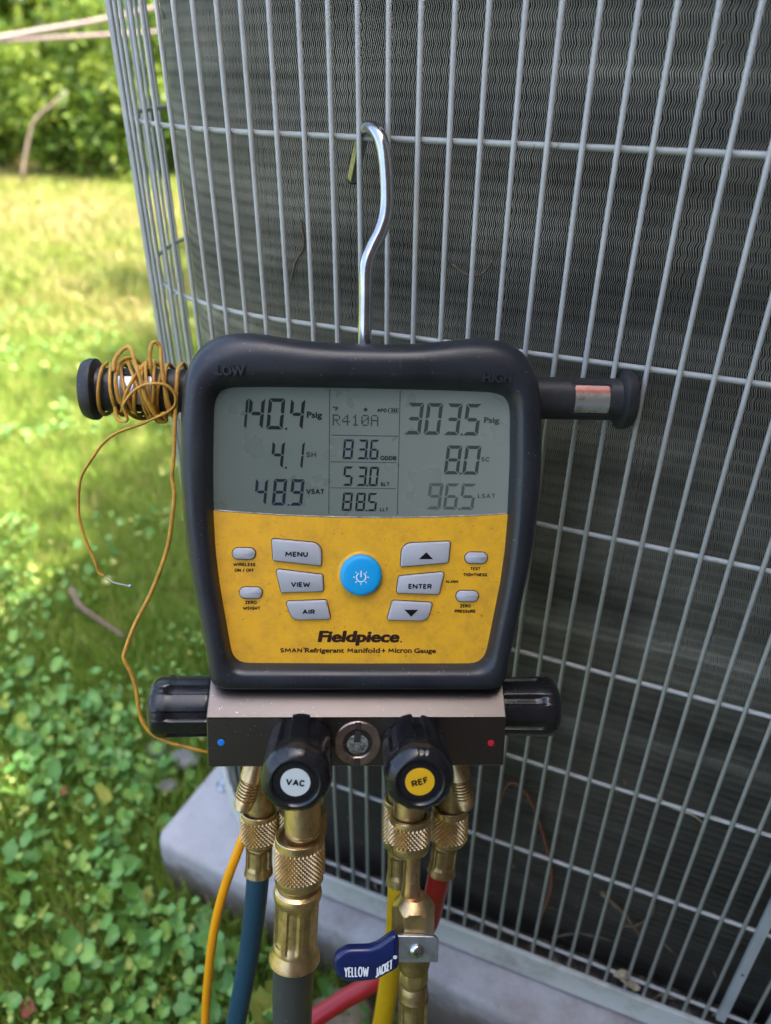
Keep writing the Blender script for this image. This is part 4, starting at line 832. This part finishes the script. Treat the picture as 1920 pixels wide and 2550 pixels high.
# ground ivy: round scalloped leaves, folded and cupped, on stalks of different heights
def ivy(name, n, box, size, seed, tb, filt, mat, zmax=.045):
    g = np.random.default_rng(seed); x = g.uniform(box[0], box[1], n); y = g.uniform(box[2], box[3], n); k = filt(x, y)&off_unit(x, y, .022); x, y = x[k], y[k]; n = len(x)
    c = g.uniform(0, 1, n) < np.clip(.62+.6*np.sin(x*17+2)*np.sin(y*15+x*5), .15, 1); x, y = x[c], y[c]; n = len(x)
    s = g.uniform(*size, n)*(1+.45*(g.uniform(0, 1, n) > .88)); z = g.uniform(.004, zmax, n)**1.0; K = 16
    th = np.linspace(0, 2*PI, K, endpoint=False); rad = 1-.45*np.exp(-((th)/.34)**2)-.45*np.exp(-((2*PI-th)/.34)**2)
    yaw = g.uniform(0, 2*PI, n); ti = g.normal(0, .55, n)[:, None]; tj = g.normal(0, .55, n)[:, None]; cup = g.normal(.22, .25, n)[:, None]; fold = g.uniform(0, .6, n)[:, None]; asp = g.uniform(.75, 1.1, n)[:, None]
    Vs = [np.stack([x, y, z], 1)[:, None]]
    for q in (.55, 1.0):
        sc = 1+.07*np.cos(th*8)*q; rr = (rad*sc)[None]*s[:, None]/2*q; lx = np.cos(th)[None]*rr; ly = np.sin(th)[None]*rr*asp
        zl = cup*rr*q+fold*abs(ly)*.8+.10*rr*np.cos(th*4+3)[None]*q+g.normal(0, .05, (n, K))*rr
        ca, sa = np.cos(yaw)[:, None], np.sin(yaw)[:, None]; X = lx*ca-ly*sa; Y = lx*sa+ly*ca
        Vs.append(np.stack([x[:, None]+X, y[:, None]+Y, z[:, None]+zl+X*ti+Y*tj], -1))
    V = np.concatenate(Vs, 1).reshape(-1, 3); i = np.arange(n)[:, None, None]*(2*K+1); V[:, 2] = np.maximum(V[:, 2], -.01)
    tri = [[0, 1+a, 1+(a+1) % K] for a in range(K)]
    for a in range(K): b = (a+1) % K; tri += [[1+a, 1+K+a, 1+K+b], [1+a, 1+K+b, 1+b]]
    t_ = np.clip(tb+g.normal(0, .26, n)+(g.uniform(0, 1, n) > .965)*.5, 0, 1); tv = np.clip(t_[:, None]+np.concatenate([[.12], np.full(K, .04), np.full(K, -.08)])[None], 0, 1)
    return link(name, mesh_np(name, V, (i+np.array(tri)[None]).reshape(-1, 3), mat, tv.ravel(), True), kind='stuff')
ivy('ground_ivy', 6500, (-.85, .35, .12, .95), (.008, .019), 11, .42, lambda x, y: in_wedge(x, y, .5) & (y < .72+.12*np.sin(x*9)), M['ivy'])
ivy('clover_patch', 15000, (-1.1, .2, .2, 1.35), (.004, .009), 12, .6, lambda x, y: in_wedge(x, y, .3) & (y+.25*np.sin(x*11) < .98), M['ivy'], .034)
def wide(x, y): return in_wedge(x, y, .05)
ivy('lawn_weeds', 7000, (-1.6, -.1, .9, 2.6), (.007, .016), 13, .62, lambda x, y: wide(x, y) & (np.sin(x*9+1)*np.sin(y*8) > -.1), M['ivy'], .030)
# leaf pieces, stones and twigs one can point at
def blob(name, label, cat, loc, s, mat, seed):
    g = random.Random(seed); mb = MB(); n = 14; rings = []
    for j in range(8):
        ph = PI*(j+.5)/8; rings.append([Vector((math.sin(ph)*math.cos(2*PI*i/n)*s[0], math.sin(ph)*math.sin(2*PI*i/n)*s[1], math.cos(ph)*s[2]))*(1+.12*math.sin(i*1.7+j*2.3+seed)+g.uniform(-.04, .04)) for i in range(n)])
    mb.loft(rings); o = build(mb, name, mat); o.location = loc; o['label'] = label; o['category'] = cat; return o
blob('stone', 'rough tan stone lying in the ivy by the pad, under the blue lever', 'stone', (-.037, .345, .008), (.030, .024, .014), M['stone'], 3)
for i, (x, y, s, lb) in enumerate([(-.252, .641, .020, 'grey pebble touching the pad beside the lower left knob'), (-.290, .655, .015, 'smaller grey pebble just left of the one by the pad'), (-.262, .60, .013, 'small grey pebble nearest the pad corner below the left knob')]):
    o = blob('pebble', lb, 'pebble', (x, y, .006), (s, s*.8, s*.55), M['gravel'], 5+i); o['group'] = 'pebbles by the pad'
def twig(name, label, P, r, mat, grp=None, cat='twig'):
    b0 = Vector(P[0]); o = tubeobj(name, [Vector(p)-b0 for p in P], lambda t_: r*(1-.6*t_), mat, None, 6, 5); o.location = b0; o['label'] = label; o['category'] = cat
    if grp: o['group'] = grp
    return o
twig('twig', 'bent pinkish brown twig lying on the lawn left of the gauge wire', [(-.505, .96, .03), (-.474, .914, .032), (-.43, .88, .03), (-.385, .845, .03)], .006, M['twig'])
def curl(name, label, cat, loc, s, mat, seed, tilt=.4):
    g = random.Random(seed); mb = MB(); n = 10; V_ = []; 
    for j in range(6):
        for i in range(n):
            u, v = (j/5-.5), (i/(n-1)-.5); wv = math.cos(v*PI)**.6*(.5+.1*math.sin(i*3+seed)); V_.append((v*s, u*s*wv, (u*u*1.4+.25*math.sin(v*7+seed)+tilt*v)*s*.5+g.uniform(-.04, .04)*s))
    top = V_; F_ = [(j*n+i, j*n+i+1, (j+1)*n+i+1, (j+1)*n+i) for j in range(5) for i in range(n-1)]
    mb.add(top, F_, True); o = build(mb, name, mat); so = o.modifiers.new('thickness', 'SOLIDIFY'); so.thickness = .0005; o.location = loc; o.rotation_euler = (0, 0, seed*1.3); o['label'] = label; o['category'] = cat; return o
curl('fallen_leaf', 'red brown fallen leaf standing in the grass at the bottom left corner', 'leaf', (-.322, .342, .024), .022, M['deadred'], 4)
curl('fallen_leaf', 'small orange fallen leaf in the clover left of the pad corner', 'leaf', (-.375, .573, .03), .018, M['rust'], 9)
sp = foot(.2016/.9292+.061, -.002)[0]
curl('leaf_scrap', 'pale crumpled leaf scrap caught on the bottom ring of the cage', 'leaf scrap', (sp.x, sp.y-.003, rel(-.652)), .022, M['scrap'], 7, .9)
def inside(u, off, z): q = foot(u, off)[0]; return (q.x, q.y, rel(z))
twig('dry_stalk', 'long rusty brown dry stalk hooked over inside the cage, right of the red hose', [inside(.20, -.026, -.665), inside(.205, -.027, -.60), inside(.19, -.028, -.54), inside(.172, -.028, -.50), inside(.158, -.027, -.495), inside(.152, -.026, -.53)], .0016, M['rust'], None, 'stalk')
twig('dry_twig', 'thick pale twig leaning inside the bottom of the cage, ending at a wire', [inside(.245, -.024, -.585), inside(.268, -.024, -.605), inside(.285, -.022, -.625)], .0022, M['twig'], 'twigs inside the cage')
twig('dry_twig', 'forked looking short twig standing above the thick pale one in the cage', [inside(.282, -.026, -.565), inside(.286, -.026, -.59), inside(.278, -.024, -.61), inside(.265, -.022, -.617)], .0014, M['twig'], 'twigs inside the cage')
twig('dry_twig', 'thin curved twig lying on the base pan near the leaf scrap', [inside(.215, -.016, -.658), inside(.235, -.02, -.645), inside(.26, -.02, -.638)], .0010, M['twig'], 'twigs inside the cage')
twig('grass_stem', 'pale curved dry grass stem stuck to the fins right of the hook', [inside(.088, -.031, -.098), inside(.097, -.031, -.103), inside(.106, -.031, -.101), inside(.112, -.031, -.090), inside(.116, -.031, -.075)], .0007, M['twig'], None, 'grass stem')
twig('grass_stem', 'white grass stem bent across the lower fins, left of the rusty stalk tip', [inside(.265, -.030, -.46), inside(.275, -.030, -.468), inside(.292, -.030, -.47), inside(.302, -.030, -.477)], .0010, M['scrap'], None, 'grass stem')
twig('dry_twig', 'small straw coloured twig hanging on the fins left of the hook, in the upper coil', [inside(-.006, -.030, -.082), inside(-.004, -.030, -.095), inside(-.012, -.030, -.106), inside(-.016, -.030, -.117)], .0007, M['twig'])
# fine litter on the fins and along the base
lt = MB(); g = random.Random(5)
for k in range(260):
    low = k < 200; u = g.uniform(.0, .37) if low else g.uniform(-.2, .37)
    z = (-.664+abs(g.gauss(0, .022))) if k < 140 else (g.uniform(-.66, -.40) if low else g.uniform(-.5, .1)); off = g.uniform(-.0085, -.001) if z < -.65 else -.0315
    c0 = Vector(inside(u, off, z))-Vector(inside(.15, 0, -.66)); d_ = Vector((g.gauss(0, 1), g.gauss(0, 1)*.4, g.gauss(0, 1)*(.4 if z < -.645 else 1))).normalized()*g.uniform(.0015, .006)*(1 if g.random() < .8 else 2); e_ = d_.cross(Vector((g.random(), 1, g.random()))).normalized()*g.uniform(.0002, .0005)
    m_ = c0+Vector((g.gauss(0, .001),)*3); lt.add([c0-d_, m_+e_, c0+d_, m_-e_], [(0, 1, 2), (0, 2, 3)])
lo_ = build(lt, 'dry_litter', M['twig'], None, kind='stuff'); lo_.location = inside(.15, 0, -.66)

# ------------------------------------------------------------------ hedge, trees
def leafcloud(name, n, rad, leaf, seed, mat, squash=(1, 1, 1), clumps=40, tb=.5):
    g = np.random.default_rng(seed); cc = g.normal(0, 1, (clumps, 3)); cc /= np.linalg.norm(cc, axis=1)[:, None]; cc *= (g.uniform(.35, 1, clumps)**.6)[:, None]*np.array(squash)*rad
    k = g.integers(0, clumps, n); cr = rad*g.uniform(.16, .34, clumps); p = cc[k]+g.normal(0, .55, (n, 3))*cr[k][:, None]
    a = g.normal(0, 1, (n, 3)); a /= np.linalg.norm(a, axis=1)[:, None]; a[:, 2] -= .3; b = np.cross(a, g.normal(0, 1, (n, 3))); b /= np.linalg.norm(b, axis=1)[:, None]
    s = leaf*g.uniform(.6, 1.3, n)[:, None]; V = np.stack([p, p+a*s*.5+b*s*.28, p+a*s, p+a*s*.5-b*s*.28], 1).reshape(-1, 3)
    F = np.arange(n*4).reshape(n, 4); t_ = np.clip(tb+.65*(g.uniform(0, 1, clumps)[k]-.5)+g.normal(0, .18, n), 0, 1)
    return mesh_np(name, V, F, mat, np.repeat(t_, 4))
crowns = [leafcloud('crown', 9000, 1.0, .085, 21+i, M['bush'], (1, .8, 1), 55) for i in range(3)]
lows = [leafcloud('foliage', 5200, .5, .050, 31+i, M['bush'], (1, .8, .9), 34, .62) for i in range(3)]
def stem(h, r, seed):
    g = random.Random(seed); mb = MB(); P = [(g.uniform(-.06, .06)*k, g.uniform(-.06, .06)*k, h*k/4) for k in range(5)]; sweep(mb, catmull(P, 4), lambda t_: r*(1-.55*t_), 9)
    for k in range(5):
        a = g.uniform(0, 2*PI); z = h*(.45+.1*k); l_ = h*.35; sweep(mb, catmull([(0, 0, z), (math.cos(a)*l_*.5, math.sin(a)*l_*.5, z+l_*.35), (math.cos(a)*l_, math.sin(a)*l_, z+l_*.55)], 4), lambda t_: r*.4*(1-.6*t_), 6)
    return mb
def tree(x, y, h, s, lab, seed, cat='tree', name='tree', grp='trees at the back of the lawn'):
    t_ = thing(name, lab, cat, (x, y, -.01), grp); build(stem(h*.85, .055*s+.03, seed), 'trunk', M['bark'], t_)
    g = random.Random(seed)
    for k in range(3):
        o = link('crown', crowns[(seed+k) % 3], t_); o.location = (g.uniform(-.35, .35)*s, g.uniform(-.3, .3)*s, h*(.45+.22*k)); o.scale = (s*(1.0-.12*k),)*3; o.rotation_euler = (0, 0, g.uniform(0, 6))
def bush(x, y, s, lab, seed):
    t_ = thing('bush', lab, 'bush', (x, y, -.01), 'bushes along the lawn edge'); build(stem(.6*s, .02, seed), 'stem', M['bark'], t_)
    g = random.Random(seed)
    for k in range(2):
        o = link('foliage', lows[(seed+k) % 3], t_); o.location = (g.uniform(-.2, .2)*s, g.uniform(-.1, .1)*s, .38*s+.42*s*k); o.scale = (s*1.15, s, s); o.rotation_euler = (0, 0, g.uniform(0, 6))
bx = [(-4.7, 6.5, 1.0), (-3.85, 6.25, .85), (-3.1, 6.35, .75), (-2.35, 6.15, .8), (-1.7, 6.1, 1.0), (-1.0, 6.3, .9), (-.2, 6.5, 1.1)]
bl_ = ['yellow green bush leftmost along the far lawn edge', 'low sunlit bush second from the left at the lawn edge', 'small bright bush below the pale bare branch', 'rounded bush just right of the pale bare branch', 'dark based bush right beside the cage at the lawn edge', 'bush seen through the cage wires', 'bush farthest right, standing behind the air conditioner']
for i, ((x, y, s), lb) in enumerate(zip(bx, bl_)): bush(x, y, s, lb, 41+i)
tx = [(-5.6, 8.4, 3.4, 1.5), (-4.3, 7.8, 3.0, 1.35), (-3.1, 8.2, 3.3, 1.4), (-2.0, 7.7, 2.8, 1.3), (-.8, 8.1, 3.2, 1.4), (.6, 8.6, 3.3, 1.5)]
tl = ['tall leafy tree at the far left behind the bushes', 'dark leafy tree behind the pale ropes at the left edge', 'shaded tree standing behind the pale bare branch', 'bright green tree just left of the cage', 'leafy tree seen between the cage wires and the coil', 'tree of the front row standing right behind the air conditioner']
for i, ((x, y, h, s), lb) in enumerate(zip(tx, tl)): tree(x, y, h, s, lb, 51+i)
for i, x in enumerate((-9.5, -7.4, -5.2, -3.0, -1.0, 1.2, 3.4)):
    tree(x, 11.2+.5*math.sin(i*2), 4.6, 2.3, 'big tree of the dark back row, number %s from the left' % ['one', 'two', 'three', 'four', 'five', 'six', 'seven'][i], 61+i, grp='dark back row of trees')
twig('bare_branch', 'pale bare branch sticking up out of the bushes at the lawn edge', [(-2.53, 5.6, rel(-.74)), (-2.437, 5.6, rel(-.52)), (-2.354, 5.6, rel(-.375)), (-2.22, 5.6, rel(-.282)), (-2.10, 5.6, rel(-.205))], .015, M['twig2'], None, 'branch')
twig('rope', 'upper pale rope rising to the right across the trees', [(-2.05, 4, rel(.015)), (-1.76, 4, rel(.0628)), (-1.534, 4, rel(.0976)), (-1.3103, 4, rel(.1305)), (-1.05, 4, rel(.1797)), (-.793, 4, rel(.2397)), (-.2, 4, rel(.36))], .014, M['rope'], 'pale ropes in front of the trees', 'rope')
twig('rope', 'lower pale rope running almost level across the trees', [(-2.035, 4, rel(.050)), (-1.763, 4, rel(.0536)), (-1.54, 4, rel(.0639)), (-1.312, 4, rel(.0759)), (-1.065, 4, rel(.0894)), (-.808, 4, rel(.1135)), (-.2, 4, rel(.15))], .012, M['rope'], 'pale ropes in front of the trees', 'rope')
# ------------------------------------------------------------------ the house beside the unit (out of frame; its eave shades the foreground)
ea = Vector((.47, .88, 0)).normalized(); eo = Vector((.88, -.47, 0)).normalized()
P0 = Vector((-.42, .97, 0))+eo*1.38
hs = thing('house', 'red brown brick house wall standing behind and to the right of the unit', 'house', P0+eo*.3)
hs.rotation_euler = (0, 0, math.atan2(ea.y, ea.x))
wl_ = MB(); wl_.box((-7, -3, -.1), (7, 0, 2.62)); build(wl_, 'wall', M['siding'], hs)
rf_ = MB(); rf_.loft([[(x, y, z) for y, z in ((.3, 2.66), (.3, 2.75), (-3.3, 4.6), (-3.3, 4.4))] for x in (-7.3, 7.3)], smooth=False); build(rf_, 'roof', M['roof'], hs)

# a tree beside the house: its overhanging branch dapples the edge of the shade
dt_ = thing('tree', 'shade tree beside the house, its leafy branch overhanging the unit', 'tree', (1.75, 2.1, -.01))
mb = MB(); sweep(mb, catmull([(0, 0, 0), (.02, -.03, 1.2), (-.05, -.1, 2.3), (-.2, -.5, 3.1), (-.55, -1.2, 3.5), (-.85, -1.8, 3.55)], 6), lambda t_: .11*(1-.75*t_), 10)
sweep(mb, catmull([(-.05, -.1, 2.3), (.1, .2, 3.2), (.05, .3, 4.2)], 5), lambda t_: .07*(1-.6*t_), 8); build(mb, 'trunk', M['bark'], dt_)
bc = leafcloud('crown', 1500, .62, .075, 77, M['bush'], (1, 1.3, .5), 22)
for p, sc in (((-.72, -1.75, 3.5), 1.0), ((-.6, -1.0, 3.65), .9)):
    o = link('crown', bc, dt_); o.location = p; o.scale = (sc,)*3; o.rotation_euler = (0, 0, sc*7)
for p, sc in (((0, .1, 4.2), 1.1), ((.3, .5, 3.6), .9)):
    o = link('crown', crowns[1], dt_); o.location = p; o.scale = (sc,)*3
